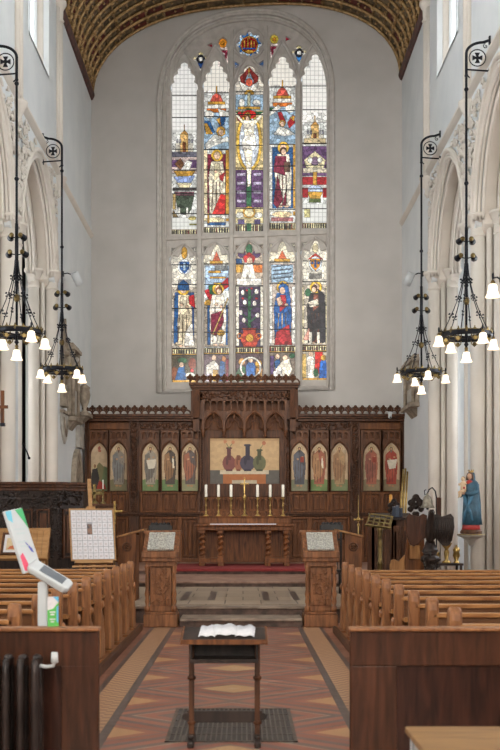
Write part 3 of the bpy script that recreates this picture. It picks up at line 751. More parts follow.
def l4(c):
    c.r(267, 295, 238, 260, 'd3cdb8'); c.p([(275, 259), (281, 247), (287, 259)], 'c8663f'); c.r(273, 289, 256, 259, Gd)
    c.r(269, 294, 260, 345, 'b3a79c'); c.r(270, 292, 262, 280, LB); 
    for k in range(4): c.line(272, 264+k*4, 290, 262+k*4, 1, '565a66')
    c.r(268, 271, 284, 342, Wt); c.r(291, 294, 284, 342, Wt)
    figure(c, 281.5, 280, 342, 10, '9c2b30', '235390', inner='c9b98c'); c.p([(277, 284), (281, 279.5), (287, 283), (290, 300), (286, 300), (284, 290), (278, 292)], '235390'); c.e(281, 288, 2.8, 3.6, Fl); c.p([(275, 296), (279, 294), (281, 302), (277, 304)], Fl); c.p([(275, 330), (288, 322), (291, 343), (273, 343)], '9c2b30')
    text_band(c, 267, 295, 344.5, 350.5, 24)
    c.r(267, 295, 350.5, 380, '6d6258'); c.r(269, 273, 354, 378, '4d3a62'); c.p([(273, 360), (278, 355), (280, 366), (274, 368)], Bl); c.e(276, 355, 2.4, 2.8, Fl); c.e(284, 356, 2.6, 3, Fl); c.p([(281, 359), (288, 357), (291, 368), (286, 378), (277, 374), (274, 368)], 'dcd6c6'); c.p([(272, 370), (280, 366), (282, 378), (272, 379)], 'd9d6d2'); c.e(291, 354, 3, 2.5, Gn)
gl('lower glass light with a haloed woman in a blue mantle over red', 268, 294.3, 239, 380, l4, 24, bars=(259, 281, 303.5, 327, 344, 350.5))
def l5(c):
    c.r(300, 329, 237, 282, 'd0cbbd'); c.p([(306, 257), (314.5, 250), (323, 257), (314.5, 255)], 'a33a30'); shield(c, 314.5, 261, 'c98a2c', '2a4f86'); c.e(314.5, 245, 3, 5, Cr); c.r(308, 321, 271, 276, '75726c')
    c.r(300, 329, 282, 344, 'b5ab9b'); c.r(300, 303, 284, 342, Cr); c.r(325, 329, 284, 342, Cr)
    figure(c, 315, 280, 341, 10, '7a4636', '2f2a2c', inner='57392e'); c.p([(317, 286), (324, 292), (325, 340), (319, 341), (318, 300)], '29262a'); c.e(313.5, 286, 3, 4, '4b3226'); c.e(313, 287, 2.1, 2.8, Fl); c.p([(307, 300), (317, 296), (318, 303), (309, 305)], 'd7cdbb'); c.e(307, 290, 3, 4, Gn); c.p([(302, 338), (308, 325), (311, 338)], 'b78476')
    c.r(308, 311, 330, 342, 'd8d2c4'); c.r(316, 319, 330, 342, 'd8d2c4')
    text_band(c, 300, 329, 343.5, 349.5, 25)
    c.r(300, 329, 349.5, 379, 'a29a8a'); c.r(314, 322, 350, 372, 'b5231f'); c.p([(306, 356), (310, 351), (314, 358), (313, 378), (307, 378)], 'dcd6cb'); c.e(310, 352, 2.4, 2.8, Fl); c.p([(319, 360), (324, 356), (327, 366), (327, 378), (318, 378)], '235fae'); c.e(322.5, 356, 2.6, 3, Gd); c.e(315, 371, 2.5, 4, Gn); c.r(301, 305, 352, 376, 'c0a25e'); c.r(301, 328, 376.8, 379, Gd)
gl('lower glass light with a dark-cloaked figure under an orange shield', 301.2, 327.8, 237.5, 379, l5, 25, bars=(258, 279, 302.5, 326, 343, 349.5))
def tr(c):
    c.e(247.6, 39.6, 14.5, 14.5, 'd8dcdf')
    for k in range(8):
        t = 2*PI*(k+.5)/8; c.e(247.6+10*math.cos(t), 39.6+10*math.sin(t), 3.4, 3.4, '2b6cb0' if k % 2 else 'a9cbe6')
    c.e(247.6, 39.6, 9, 9, '8a1f22'); c.ring(247.6, 39.6, 7.8, 8.8, Gd)
    c.r(242, 243.4, 35, 43, Gd); c.r(245.6, 247, 33, 43, Gd); c.r(249, 250.4, 35, 43, Gd); c.r(252, 253.2, 36, 42, Gd); c.r(241, 254, 42.5, 44, '2a55a0'); c.e(247.6, 46, 4, 1.5, Gd); c.line(247.6, 29, 247.6, 33, .9, Gd)
gl('round glass rosette in the head of the window with red centre and blue petals', 233.5, 262, 25, 54, tr, 31, cell=2.0)
def kt(x, y, deep):
    def f(c):
        c.r(x-10, x+10, y-9, y+15, 'd9d8d3'); c.e(x-6.5, y-.5, 3, 2, Cr); c.e(x+6.5, y-.5, 3, 2, Cr); c.e(x, y-4.5, 2.5, 2, 'd8cc9c')
        c.p([(x-4, y-2), (x+4, y-2), (x+3, y+5), (x, y+11), (x-3, y+5)], deep); c.e(x, y+1, 4.4, 4.4, '23252e'); c.e(x, y+1, 2.2, 2.2, 'c5c3bd')
    return f
gl('left kite-shaped glass opening with a dark blue centre', 188.5, 208.5, 45, 69, kt(198.5, 53, '2b4f8c'), 32, cell=2.2)
gl('right kite-shaped glass opening with a pale blue centre', 288, 308, 38.5, 62.5, kt(298, 46.5, '3b7ab8'), 33, cell=2.2)
def dg(x, y, cc):
    def f(c):
        c.r(x-6, x+6, y-6, y+26, 'd8c9c4'); c.e(x, y, 4.4, 4.6, cc); c.e(x, y, 2, 2, 'a06a20'); c.p([(x-5, y+7), (x+5, y+7), (x+3, y+20), (x, y+24)], 'a44a5c'); c.e(x+.5, y+11, 3.3, 3.3, '7a1f38'); c.e(x+.5, y+11, 1.5, 1.5, 'd8cdcd')
    return f
gl('left dagger-shaped glass opening with an orange disc', 216.5, 227, 32.5, 61, dg(221, 38, 'c8842c'), 34, cell=2)
gl('right dagger-shaped glass opening with an olive disc', 268, 278, 28.5, 58, dg(273, 34, 'a8983c'), 35, cell=2)
for (x, y, cc) in ((208, 41, '8a1f33'), (287, 34.3, '8a1f33'), (235.5, 60.5, '3a5a86'), (260, 59.5, '3a5a86')):
    gl('tiny glass opening in the tracery', x-3, x+3, y-4, y+4, lambda c, cc=cc: c.r(0, 999, 0, 999, cc), 36, cell=3)
for q in LL:
    x0, x1, yt, yb = q
    for xx in (x0+2.4, x1-2.4): gl('tiny dark eyelet beside the lower light head', xx-2.4, xx+2.4, yt+.3, yt+6.5, lambda c: c.r(0, 999, 0, 999, '20242e'), 37, cell=4)
# ================================================================== ALTAR SCREEN
SD = 29.15; SS = F/SD
def sx(px): return (px-HX)/SS
def sz(py): return CZ+(HY-py)/SS
scr = thing('altar_screen', 'tall dark carved oak altar screen with arched panels and pierced cresting', 'screen', (0, SD, .52))
def SM(): return MB()
def sbox(m, x0, x1, y0, y1, d0, d1):   # px box; depth d (negative = towards the camera)
    return m.box(sx(x0), sx(x1), d0, d1, sz(y1)-.52, sz(y0)-.52)
BASEPY = HY+(CZ-.52)*SS
m = SM(); sbox(m, 85.5, 403, 415, BASEPY, .1, .2); sbox(m, 192, 298, 384, 415, .1, .2); m.build('back_panel', M['oak_mid'], scr)
# cornices
for a, b in ((85, 192), (298, 404.5)):
    m = SM()
    sbox(m, a, b, 414.5, 417, -.2, .18); sbox(m, a, b, 417, 419, -.14, .18); sbox(m, a, b, 419, 421.5, -.08, .18)
    m.build('cornice', M['oak_dark'], scr, bev=.012)
m = SM(); sbox(m, 189.5, 299.5, 384, 386.5, -.34, .18); sbox(m, 191, 298, 386.5, 389, -.28, .18); sbox(m, 193, 296, 389, 391, -.22, .18)
sbox(m, 191, 203, 391, 420, -.12, .15); sbox(m, 286, 298, 391, 420, -.12, .15)
m.prism([(-.26, sz(391)-.52), (-.12, sz(418)-.52), (-.12, sz(432)-.52), (.1, sz(432)-.52), (.1, sz(391)-.52)], 'x', sx(193), sx(200))
m.prism([(-.26, sz(391)-.52), (-.12, sz(418)-.52), (-.12, sz(432)-.52), (.1, sz(432)-.52), (.1, sz(391)-.52)], 'x', sx(289.5), sx(296))
m.build('raised_cornice', M['oak_dark'], scr, bev=.012)
def crest(x0, x1, yb, d, n, h=.24):
    m = MB(); w = (sx(x1)-sx(x0))/n; z0 = sz(yb)-.52
    for k in range(n):
        c = sx(x0)+w*(k+.5)
        arc = [(c-w*.5, z0)]+[(c+w*.5*math.cos(PI-PI*t/8), z0+h*.5*math.sin(PI*t/8)) for t in range(9)]+[(c+w*.5, z0)]
        m.tube([(p[0], d, p[1]) for p in arc[1:-1]], .024, 5)
        m.tube([(c-w*.5, d, z0), (c-w*.5, d, z0+h*.62)], .024, 5)
        x = c-w*.5
        m.ball((x, d, z0+h*.62), (.045, .025, .04), 6, 4); m.ball((x-.055, d, z0+h*.7), (.043, .025, .043), 6, 4); m.ball((x+.055, d, z0+h*.7), (.043, .025, .043), 6, 4); m.ball((x, d, z0+h*.9), (.045, .025, .048), 6, 4)
    return m
for a, b, n in ((86, 191, 15), (299, 404, 15)): crest(a, b, 414.8, -.1, n).build('cresting', M['oak_dark'], scr)
crest(190.5, 299, 384.3, -.22, 16).build('raised_cresting', M['oak_dark'], scr)
def carve(m, x0, x1, y0, y1, d, r, seed=1, dens=1.0):
    rng = random.Random(seed); X0, X1, Z0, Z1 = sx(x0), sx(x1), sz(y1)-.52, sz(y0)-.52
    n = int((X1-X0)*(Z1-Z0)/(r*r)*.55*dens)
    for k in range(n):
        R = Matrix.Rotation(rng.uniform(0, PI), 3, 'Y')
        m.ball((rng.uniform(X0+r*.5, X1-r*.5), d, rng.uniform(Z0+r*.5, Z1-r*.5)), (r*rng.uniform(.8, 1.4), r*.6, r*.45), 6, 4, R=R)
for a, b, q in ((133, 200, 2), (288, 357, 3)):
    m = SM(); carve(m, a, b, 422.5, 429, .02, .045, q); sbox(m, a, b, 422, 429.5, .03, .12); m.build('carved_frieze', M['oak_dark'], scr)
for a, b in ((87, 130), (359.5, 403)):
    m = SM(); sbox(m, a, b, 422.8, 429.3, .02, .12); m.build('plain_frieze', M['oak_mid'], scr, bev=.01)
m = SM(); carve(m, 195, 294, 392, 400, -.14, .05, 4); sbox(m, 194, 295, 391, 401, -.12, .1); m.build('carved_frieze', M['oak_dark'], scr)
# posts
def post(x0, x1, y0, seed, carved=True):
    m = SM(); sbox(m, x0, x1, y0, BASEPY, .0, .12); sbox(m, x0-.3, x0+1, y0, BASEPY, -.05, .1); sbox(m, x1-1, x1+.3, y0, BASEPY, -.05, .1)
    if carved: carve(m, x0+.8, x1-.8, y0, 513, -.01, .04, seed, 1.2)
    m.build('carved_post', M['oak_dark'], scr)
post(129.5, 138.5, 421.5, 11); post(198.8, 204, 430, 12); post(285, 290, 430, 13); post(350.5, 359.5, 421.5, 14)
post(85.5, 88.5, 421.5, 15, False); post(401, 404, 421.5, 16, False)
# bays: blind tracery head, arched frame, small panel, tall lower panel
ICX = [(90.7, 107.2), (110, 126.8), (142.2, 158.3), (161.8, 178), (181.8, 197.9), (291.3, 307.8), (311, 327.7), (331.2, 348), (363.4, 380), (383.4, 399.8)]
def Z(py): return sz(py)-.52
for i, (a, b) in enumerate(ICX):
    c = (a+b)/2; o0, o1 = sx(c-10.2), sx(c+10.2); h = sx(b)-sx(a)
    m = SM(); outer = [(o0, Z(491.5)), (o1, Z(491.5)), (o1, Z(430)), (o0, Z(430))]
    hole = gothic(h/2, .38, Z(490.8), Z(442.6)-.38, sx(c))
    sl = []
    for q in (-5.9, 0, 5.9):
        w = .055; zt = Z(431.3); zb_ = Z(438.5) if q else Z(437.3)
        sl.append(gothic(w, .07, zb_, zt-.1, sx(c+q), 4))
    m.plate(outer, [hole]+sl, 'y', .0, .11, .012)
    m.tube([(p[0], -.01, p[1]) for p in gothic(h/2+.03, .43, Z(490.8), Z(442.6)-.38, sx(c))], .022, 6)
    m.box(o0-.02, o0+.03, -.05, .1, Z(491.5), Z(430)); m.box(o1-.03, o1+.02, -.05, .1, Z(491.5), Z(430))
    m.build('arched_frame', M['oak_frame'], scr)
    m = SM(); m.plate([(o0, Z(512.5)), (o1, Z(512.5)), (o1, Z(492)), (o0, Z(492))], [[(o0+.07, Z(510.8)), (o1-.07, Z(510.8)), (o1-.07, Z(494)), (o0+.07, Z(494))]], 'y', 0, .1, .012)
    for q in (-3, 3):
        m.plate([(sx(c+q)-.075, Z(509.5)), (sx(c+q)+.075, Z(509.5)), (sx(c+q)+.075, Z(495)), (sx(c+q)-.075, Z(495))], [gothic(.05, .07, Z(508.5), Z(497.5)-.06, sx(c+q), 4)], 'y', .05, .1, .006)
    m.build('small_panel', M['oak_mid'], scr)
    m = SM(); m.plate([(o0, 0), (o1, 0), (o1, Z(516.5)), (o0, Z(516.5))], [[(o0+.07, .12), (o1-.07, .12), (o1-.07, Z(519)), (o0+.07, Z(519))]], 'y', 0, .1, .012)
    for q in (-4.2, 0, 4.2):
        m.plate([(sx(c+q)-.07, .15), (sx(c+q)+.07, .15), (sx(c+q)+.07, Z(520)), (sx(c+q)-.07, Z(520))], [gothic(.045, .08, .2, Z(521.2)-.1, sx(c+q), 4)], 'y', .05, .1, .006)
    m.build('lower_panel', M['oak_mid'], scr)
for a, b in ((86, 203.5), (285.5, 403.5)):
    m = SM(); sbox(m, a, b, 512.7, 514.3, -.1, .12); sbox(m, a, b, 514.3, 516, -.05, .12); m.build('ledge', M['oak_dark'], scr, bev=.01)
# central canopy: four arches with pendants
m = SM(); n = 4; x0, x1 = sx(203.5), sx(285.5); w = (x1-x0)/n; zc = Z(437); zt = Z(401)
out = [(x0, zt), (x1, zt)]
pts = []
for k in range(n-1, -1, -1):
    c = x0+w*(k+.5); g = gothic(w*.44, .36, Z(431), Z(427), c, 8); g.reverse(); pts += g
    if k: pts += [(x0+w*k+.02, Z(436)), (x0+w*k-.02, Z(436))]
out = [(x0, zt), (x0, Z(437))]+pts[::-1]+[(x1, Z(437)), (x1, zt)]
sl = [gothic(.07, .1, Z(411), Z(404.5), x0+w*(k+.5)+q, 4) for k in range(n) for q in (-.18, .0, .18)]
m.plate(out, sl, 'y', -.16, -.04, .015)
for k in range(n):
    c = x0+w*(k+.5)
    m.tube([(p[0], -.17, p[1]) for p in gothic(w*.47, .42, Z(431), Z(427), c, 8)], .03, 6)
    m.tube([(p[0], -.1, p[1]) for p in lobed([(c-w*.4, Z(429)), (c-w*.2, Z(422)), (c, Z(418.5)), (c+w*.2, Z(422)), (c+w*.4, Z(429))], .3, 5)], .022, 5)
    for zz in (.12, .25): m.ball((c, -.18, zt-.4-zz*.3), (.04, .03, .05), 6, 4)
for k in range(n+1):
    x = x0+w*k; m.box(x-.03, x+.03, -.2, -.05, Z(431), zt)
    m.lathe([(.01, -.12), (.05, -.05), (.03, 0), (.07, .06), (.05, .12)], (x, -.15, Z(434)), 8)
m.build('canopy', M['oak_frame'], scr)
m = SM(); m.plate([(sx(204), Z(497)), (sx(285), Z(497)), (sx(285), Z(430)), (sx(204), Z(430))], [[(sx(210), Z(483.6)), (sx(279.3), Z(483.6)), (sx(279.3), Z(438)), (sx(210), Z(438))]], 'y', .0, .11, .015)
m.build('painting_surround', M['oak_dark'], scr)
m = SM(); nn = 13; w = (sx(284)-sx(205))/nn
m.plate([(sx(204), 0), (sx(285), 0), (sx(285), Z(497)), (sx(204), Z(497))], [gothic(w*.36, .12, Z(509), Z(503), sx(205)+w*(k+.5), 5) for k in range(nn)]+[[(sx(206+20*k), .3), (sx(224+20*k), .3), (sx(224+20*k), Z(524)), (sx(206+20*k), Z(524))] for k in range(4)], 'y', .0, .1, .012)
m.build('blind_arcade', M['oak_mid'], scr)

# ---- arched saint panels
GB = 'bda586'
def saint(c, x0, x1, robe, over, hair, ground='6c7a55', halo='c9b48c', arm=None, wing=False, dx=0):
    cx_ = (x0+x1)/2+dx; w = (x1-x0)*1.3
    c.r(x0-1, x1+1, 482, 493, ground); c.e(cx_, 482, w*.6, 3, ground)
    if wing: c.p([(cx_-w*.32, 452), (cx_-w*.2, 450), (cx_-w*.22, 474), (cx_-w*.34, 466)], '7a5b42'); c.p([(cx_+w*.32, 452), (cx_+w*.2, 450), (cx_+w*.22, 474), (cx_+w*.34, 466)], '7a5b42')
    c.e(cx_, 448.5, 3.1, 3.2, halo); c.ring(cx_, 448.5, 2.8, 3.2, '96794c')
    c.p([(cx_-1.3, 450), (cx_+1.3, 450), (cx_+w*.25, 454), (cx_+w*.3, 466), (cx_+w*.22, 484), (cx_-w*.22, 484), (cx_-w*.27, 468), (cx_-w*.27, 455)], robe)
    c.p([(cx_-w*.27, 455), (cx_-w*.05, 452), (cx_+w*.02, 462), (cx_+w*.24, 466), (cx_+w*.1, 477), (cx_-w*.18, 481), (cx_-w*.3, 468)], over)
    for k in range(4): c.line(cx_-w*.16+k*w*.11, 458+k, cx_-w*.2+k*w*.13, 482, .35, '4a3a30')
    c.e(cx_, 448.6, 1.7, 2.1, hair); c.e(cx_, 449, 1.1, 1.6, 'b98f6a'); c.line(cx_, 450.5, cx_, 451.8, 1.5, hair)
    c.e(cx_-w*.08, 459, 1.1, .9, 'b98f6a'); c.e(cx_+w*.14, 457, 1.1, .9, 'b98f6a')
    if arm == 'book': c.r(cx_+w*.05, cx_+w*.22, 457, 462, '8a3a2c')
    if arm == 'scroll': c.p([(cx_+w*.1, 458), (cx_+w*.17, 458), (cx_+w*.2, 468), (cx_+w*.12, 468)], 'd9cfb8')
    if arm == 'cloth': c.p([(cx_-w*.2, 460), (cx_+w*.28, 459), (cx_+w*.2, 468), (cx_-w*.1, 469)], 'cfc6b4')
    if arm == 'staff': c.line(cx_+w*.27, 450, cx_+w*.24, 484, .6, '5c4330')
    c.e(cx_-1.8, 485.5, 1.4, 1, 'a87c58'); c.e(cx_+1.6, 485.8, 1.4, 1, 'a87c58')
ICON = [
 (None, 'arched painting of a kneeling dark figure on a hill, outermost on the left'),
 (dict(robe='8c8377', over='7b7a78', hair='5b4030', ground='7a7355', arm='staff'), 'arched painting of a figure in grey cloth, second from the screen\'s left end'),
 (dict(robe='9d9384', over='716b63', hair='4d382a', ground='6d8054', arm='cloth'), 'arched painting of a grey-robed saint with white cloth, right of the left carved post'),
 (dict(robe='4f463f', over='8d6b4c', hair='3c2c22', ground='667f52', arm='scroll'), 'arched painting of a saint in brown over black, middle of three on the left'),
 (dict(robe='5d5350', over='96604a', hair='52392a', ground='8a8a68', arm='staff', wing=True), 'arched painting of a rust-cloaked winged saint, just left of the big painting'),
 (dict(robe='4c4c52', over='5e6068', hair='3a2e28', ground='7c7a62', arm='book'), 'arched painting of a saint in dark slate robes, just right of the big painting'),
 (dict(robe='9a5c48', over='a37a56', hair='5a3b2a', ground='6c8250', arm='scroll', wing=True), 'arched painting of a reddish-brown winged saint in the middle of three on the right'),
 (dict(robe='a98b66', over='957050', hair='6b4c36', ground='77805a', arm='staff'), 'arched painting of a pale ochre saint, just left of the right carved post'),
 (dict(robe='a05e4a', over='8a5446', hair='5a4030', ground='85765a', arm='book'), 'arched painting of a saint in faded red, second from the screen\'s right end'),
 (dict(robe='963c30', over='a5503e', hair='6d6056', ground='85765a', arm='cloth'), 'arched painting of a grey-haired saint in bright red, outermost on the right')]
for i, ((a, b), (kw, lab)) in enumerate(zip(ICX, ICON)):
    c = Canvas(a-.3, b+.3, 442, 491.3, .45, GB)
    c.r(a-1, b+1, 442, 452, 'c0aa8c')
    if kw: saint(c, a, b, **kw)
    else:
        c.p([(a, 491), (a, 474), (99, 462), (107, 470), (108, 491)], '77714e'); c.p([(99, 491), (104, 466), (108, 468), (108, 491)], '66724e')
        c.e(94.5, 466, 2.4, 3, 'c9b48c'); c.e(94.6, 466, 1.3, 1.9, '8f6a4a'); c.p([(92, 469), (97, 468), (99, 478), (97, 489), (91, 489), (91, 476)], '37322f'); c.p([(96, 489), (99, 480), (104, 484), (106, 489)], '9c3b2e'); c.p([(97, 446), (100, 445), (101, 452), (98, 452)], 'a65a44'); c.e(99, 447, 3, 3, 'c2a988'); c.e(99, 448, 1.4, 2, '8c4a3a')
    c.lead(3.2, 50+i, 1.0, .1, False, 0)
    o = c.mesh('icon_painting', M['paint'], lambda px, py: (sx(px), SD+.07, sz(py)))
    tag(o, lab, 'painting', 'arched saint paintings in the altar screen')
# ---- big central painting: a plain generic composition in the same colours
c = Canvas(210, 279.3, 438, 483.6, .5, 'bb9d76')
c.r(210, 279, 438, 441, 'b09069'); c.r(210, 223, 470, 484, '5f5a54'); c.r(266, 280, 470, 484, '5f5a54')
c.p([(223, 484), (223, 474), (266, 474), (266, 484)], 'a5673f'); c.r(232, 257, 480, 484, 'b3a58e')
c.r(220, 269, 470, 474, 'c3b59b')      # a plain still life: draped table with tall vessels
for x, w, cc, dd, h_ in ((229, 6.5, '7a4a44', '5c3a3a', 448), (238.5, 4, '94604a', '6f4838', 456), (247.5, 7.5, '4a4450', '38343f', 445), (259.5, 6.5, '66664a', '4c4d3a', 450)):
    c.e(x, 463, w, 8, cc); c.r(x-w*.3, x+w*.3, h_, 460, dd); c.e(x, h_, w*.5, 1.2, dd); c.r(x-w*.5, x+w*.5, 469, 471, dd); c.e(x-w*.3, 461, w*.2, 4, dd)
c.line(229, 448, 225, 441, .7, '5f6a4a'); c.line(229, 448, 233, 442, .7, '5f6a4a'); c.e(225, 441.5, 1.8, 1.8, 'b57a5a'); c.e(233, 442, 1.8, 1.8, 'b57a5a')
c.line(259.5, 450, 264, 443, .7, '5f6a4a'); c.e(264, 443, 2, 2, 'a86a50')
c.lead(3, 77, 1, .08, False, 0)
o = c.mesh('center_painting', M['paint'], lambda px, py: (sx(px), SD+.05, sz(py)))
o.name = 'altarpiece_painting'
tag(o, 'large rectangular ochre painting of dark vessels in the middle of the altar screen', 'painting')

# ================================================================== ALTAR
AD = 26.25; AS = F/AD
def ax(px): return (px-HX)/AS
A = thing('altar_table', 'dark oak altar table with twisted legs standing on the red carpet before the screen', 'altar', (ax(244.5), AD, .535))
hw_ = (ax(292)-ax(197))/2; TH = 1.6-.535
MB().box(-hw_-.05, hw_+.05, -.05, .85, TH-.06, TH).build('table_top', M['oak_mid'], A, bev=.012)
MB().box(-hw_, hw_, .0, .8, TH-.16, TH-.06).build('frieze_rail', M['oak_mid'], A, bev=.01)
for px in (202, 220.3, 268.2, 286.3):
    x = ax(px)-ax(244.5)
    m = MB(); rings = []
    for k in range(41):
        z = .2+(TH-.16-.2)*k/40; ph = k*.8
        env = 1 if 3 < k < 37 else 0
        r = .06+.0*k
        ox, oy = (.022*math.cos(ph)*env, .022*math.sin(ph)*env)
        rings.append([(x+ox+r*math.cos(t*PI/5), .1+oy+r*math.sin(t*PI/5), z) for t in range(10)])
    m.loft(rings); m.box(x-.075, x+.075, .02, .18, TH-.24, TH-.16); m.box(x-.075, x+.075, .02, .18, .16, .26)
    m.build('leg', M['oak_mid'], A)
for a, b in ((199, 223.5), (265, 289.5)):
    m = MB(); x0, x1 = ax(a)-ax(244.5), ax(b)-ax(244.5)
    m.box(x0, x1, .0, .78, .09, .2); m.box(x0, x0+.14, .0, .14, 0, .09); m.box(x1-.14, x1, .0, .14, 0, .09); m.box(x0, x0+.14, .64, .78, 0, .09); m.box(x1-.14, x1, .64, .78, 0, .09)
    m.build('base', M['oak_mid'], A, bev=.01)
m = MB(); m.box(-hw_+.1, hw_-.1, .55, .6, .1, TH-.16)
for k in range(5): m.box(-hw_+.1+k*.5, -hw_+.16+k*.5, .52, .56, .1, TH-.16)
m.build('back_panel', M['oak_mid'], A)
tag(MB().box(ax(210), ax(276), AD-.058, AD+.5, 1.6, 1.606).box(ax(210), ax(276), AD-.062, AD-.055, 1.585, 1.606).build('altar_cloth', M['paper']), 'narrow cream cloth runner lying along the altar top', 'cloth')
g = thing('altar_shelf', 'raised oak shelf with small pierced arches at the back of the altar', 'shelf', (ax(244.5), AD+.52, 1.6))
MB().box(-hw_+.02, hw_-.02, 0, .28, 0, .17).box(-hw_-.02, hw_+.02, -.03, .3, .17, .2).build('shelf', M['oak_mid'], g, bev=.01)
nn = 20; w = 2*(hw_-.04)/nn
m = MB().plate([(-hw_+.04, .2), (hw_-.04, .2), (hw_-.04, .33), (-hw_+.04, .33)], [gothic(w*.36, .05, .21, .25, -hw_+.04+w*(k+.5), 4) for k in range(nn)], 'y', .24, .28, .004)
m.build('pierced_gallery', M['oak_mid'], g)
CY = AD+.62; CS = F/CY; CB = 1.8
def stick(px, first=[None]):
    x = (px-HX)/CS
    t = thing('candlestick', 'x', 'candlestick', (x, CY, CB), 0, 'brass candlesticks on the altar shelf')
    m = MB().lathe([(.075, 0), (.07, .02), (.03, .05), (.018, .08), (.03, .12), (.014, .15), (.012, .24), (.032, .27), (.012, .3), (.012, .4), (.03, .43), (.055, .46), (.055, .47)], (0, 0, 0), 14)
    m.build('stem', M['brass'], t)
    MB().lathe([(.022, .47), (.026, .49), (.022, .5)], (0, 0, 0), 12).build('socket', M['brassd'], t)
    return t
names = ['leftmost', 'second from the left', 'third from the left, beside the cross', 'third from the right, beside the cross', 'second from the right', 'rightmost']
st0 = None
for i, px in enumerate((206, 218.5, 231, 257.5, 270.2, 283)):
    lb = 'brass candlestick on the altar shelf, %s of six' % names[i]
    if st0 is None: st0 = stick(px); st0['label'] = lb
    else: copy_tree(st0, None, lb, ((px-HX)/CS, CY, CB))
    x = (px-HX)/CS
    o = MB().lathe([(.034, .0), (.036, .01), (.036, .3), (.03, .31), (.004, .3), (.003, .33)], (0, 0, 0), 14).build('candle', M['wax'], None, loc=(x, CY, CB+.5))
    tag(o, 'thick white unlit altar candle, %s of six' % names[i], 'candle', 'white candles on the altar shelf')
t = thing('altar_cross', 'slender brass cross standing between the altar candles', 'cross', ((244.5-HX)/CS, CY, CB))
MB().lathe([(.09, 0), (.085, .02), (.04, .05), (.02, .1), (.04, .14), (.015, .18), (.014, .4), (.045, .46), (.05, .5), (.02, .55), (.012, .6)], (0, 0, 0), 14).build('stem', M['brass'], t)
m = MB().box(-.014, .014, -.01, .01, .6, .97).box(-.09, .09, -.01, .01, .82, .848)
for p in ((-.1, .834), (.1, .834), (0, .98)): m.ball((p[0], 0, p[1]), .022, 8, 6)
m.build('cross', M['brass'], t)

# ================================================================== ICON STANDS
def icon_stand(cx_, lab, rz=0):
    t = thing('icon_stand', lab, 'lectern', (cx_, 16.52, 0))
    H = .27
    m = MB().box(-H, H, 0, .5, 0, .2).box(-H+.02, H-.02, .02, .48, .2, .24); 
    m.build('plinth', M['stand'], t, bev=.012)
    m = MB().box(-.175, .175, .07, .46, .24, .98).box(-H+.03, H-.03, .02, .48, .96, 1.04).box(-.17, .17, .05, .08, .34, .94)
    m.build('body', M['stand'], t, bev=.008)
    m = MB(); rng = random.Random(int(cx_*10)+40)
    for k in range(60):
        R = Matrix.Rotation(rng.uniform(0, PI), 3, 'Y'); m.ball((rng.uniform(-.13, .13), .05, rng.uniform(.36, .9)), (.035, .014, .016), 6, 4, R=R)
    m.tube([(.1*math.cos(a), .045, .64+.13*math.sin(a)) for a in [k*PI/8 for k in range(17)]], .012, 5)
    m.build('carved_panel', M['stand'], t)
    for x in (-.215, .215):
        MB().lathe([(.045, .24), (.045, .32), (.025, .34), (.04, .4), (.03, .46), (.042, .52), (.028, .6), (.036, .75), (.024, .84), (.044, .88), (.03, .9), (.045, .94), (.045, .97)], (x*1.0, .06, 0), 12).build('column', M['stand'], t)
    m = MB(); Wd = .285
    m.prism([(-.03, 1.04), (-.03, 1.17), (.5, 1.5), (.53, 1.5), (.53, 1.04)], 'x', -Wd, Wd)
    m.box(-Wd-.01, Wd+.01, -.055, -.02, 1.1, 1.2)
    m.box(-Wd-.03, Wd+.03, .47, .56, 1.48, 1.53)
    m.build('sloping_desk', M['stand'], t, bev=.01)
    return t
PL = icon_stand((160.5-HX)/63, 'carved oak icon stand left of the chancel steps, holding a silver icon')
PR = copy_tree(PL, None, 'carved oak icon stand right of the chancel steps, holding a silver icon', ((321-HX)/63, 16.52, 0))
sl = math.atan2(.33, .53)
for par, lab in ((PL, 'silver-covered icon lying on the left stand beside the chancel steps'), (PR, 'silver-covered icon lying on the right stand beside the chancel steps')):
    t = thing('metal_icon', lab, 'icon', (par.location.x, 16.52+.01, 1.21), rot=(sl, 0, 0), group='silver icons on the icon stands')
    MB().plate([(-.21, 0), (.21, 0), (.21, .5), (-.21, .5)], [[(-.165, .045), (.165, .045), (.165, .455), (-.165, .455)]], 'z', 0, .035, .006).build('frame', M['silver'], t)
    m = MB().box(-.165, .165, .045, .455, .0, .02); rng = random.Random(9)
    m.ball((0, .34, .022), (.045, .05, .014), 12, 6); m.tube([(.07*math.cos(a), .34+.07*math.sin(a), .022) for a in [k*PI/9 for k in range(19)]], .008, 5)
    m.ball((0, .19, .02), (.1, .12, .014), 12, 6)
    for k in range(50):
        a = rng.uniform(-.15, .15); b = rng.uniform(.06, .44)
        m.ball((a, b, .02), (.014, .01, .006), 6, 3)
    m.build('silver_cover', M['silver'], t)
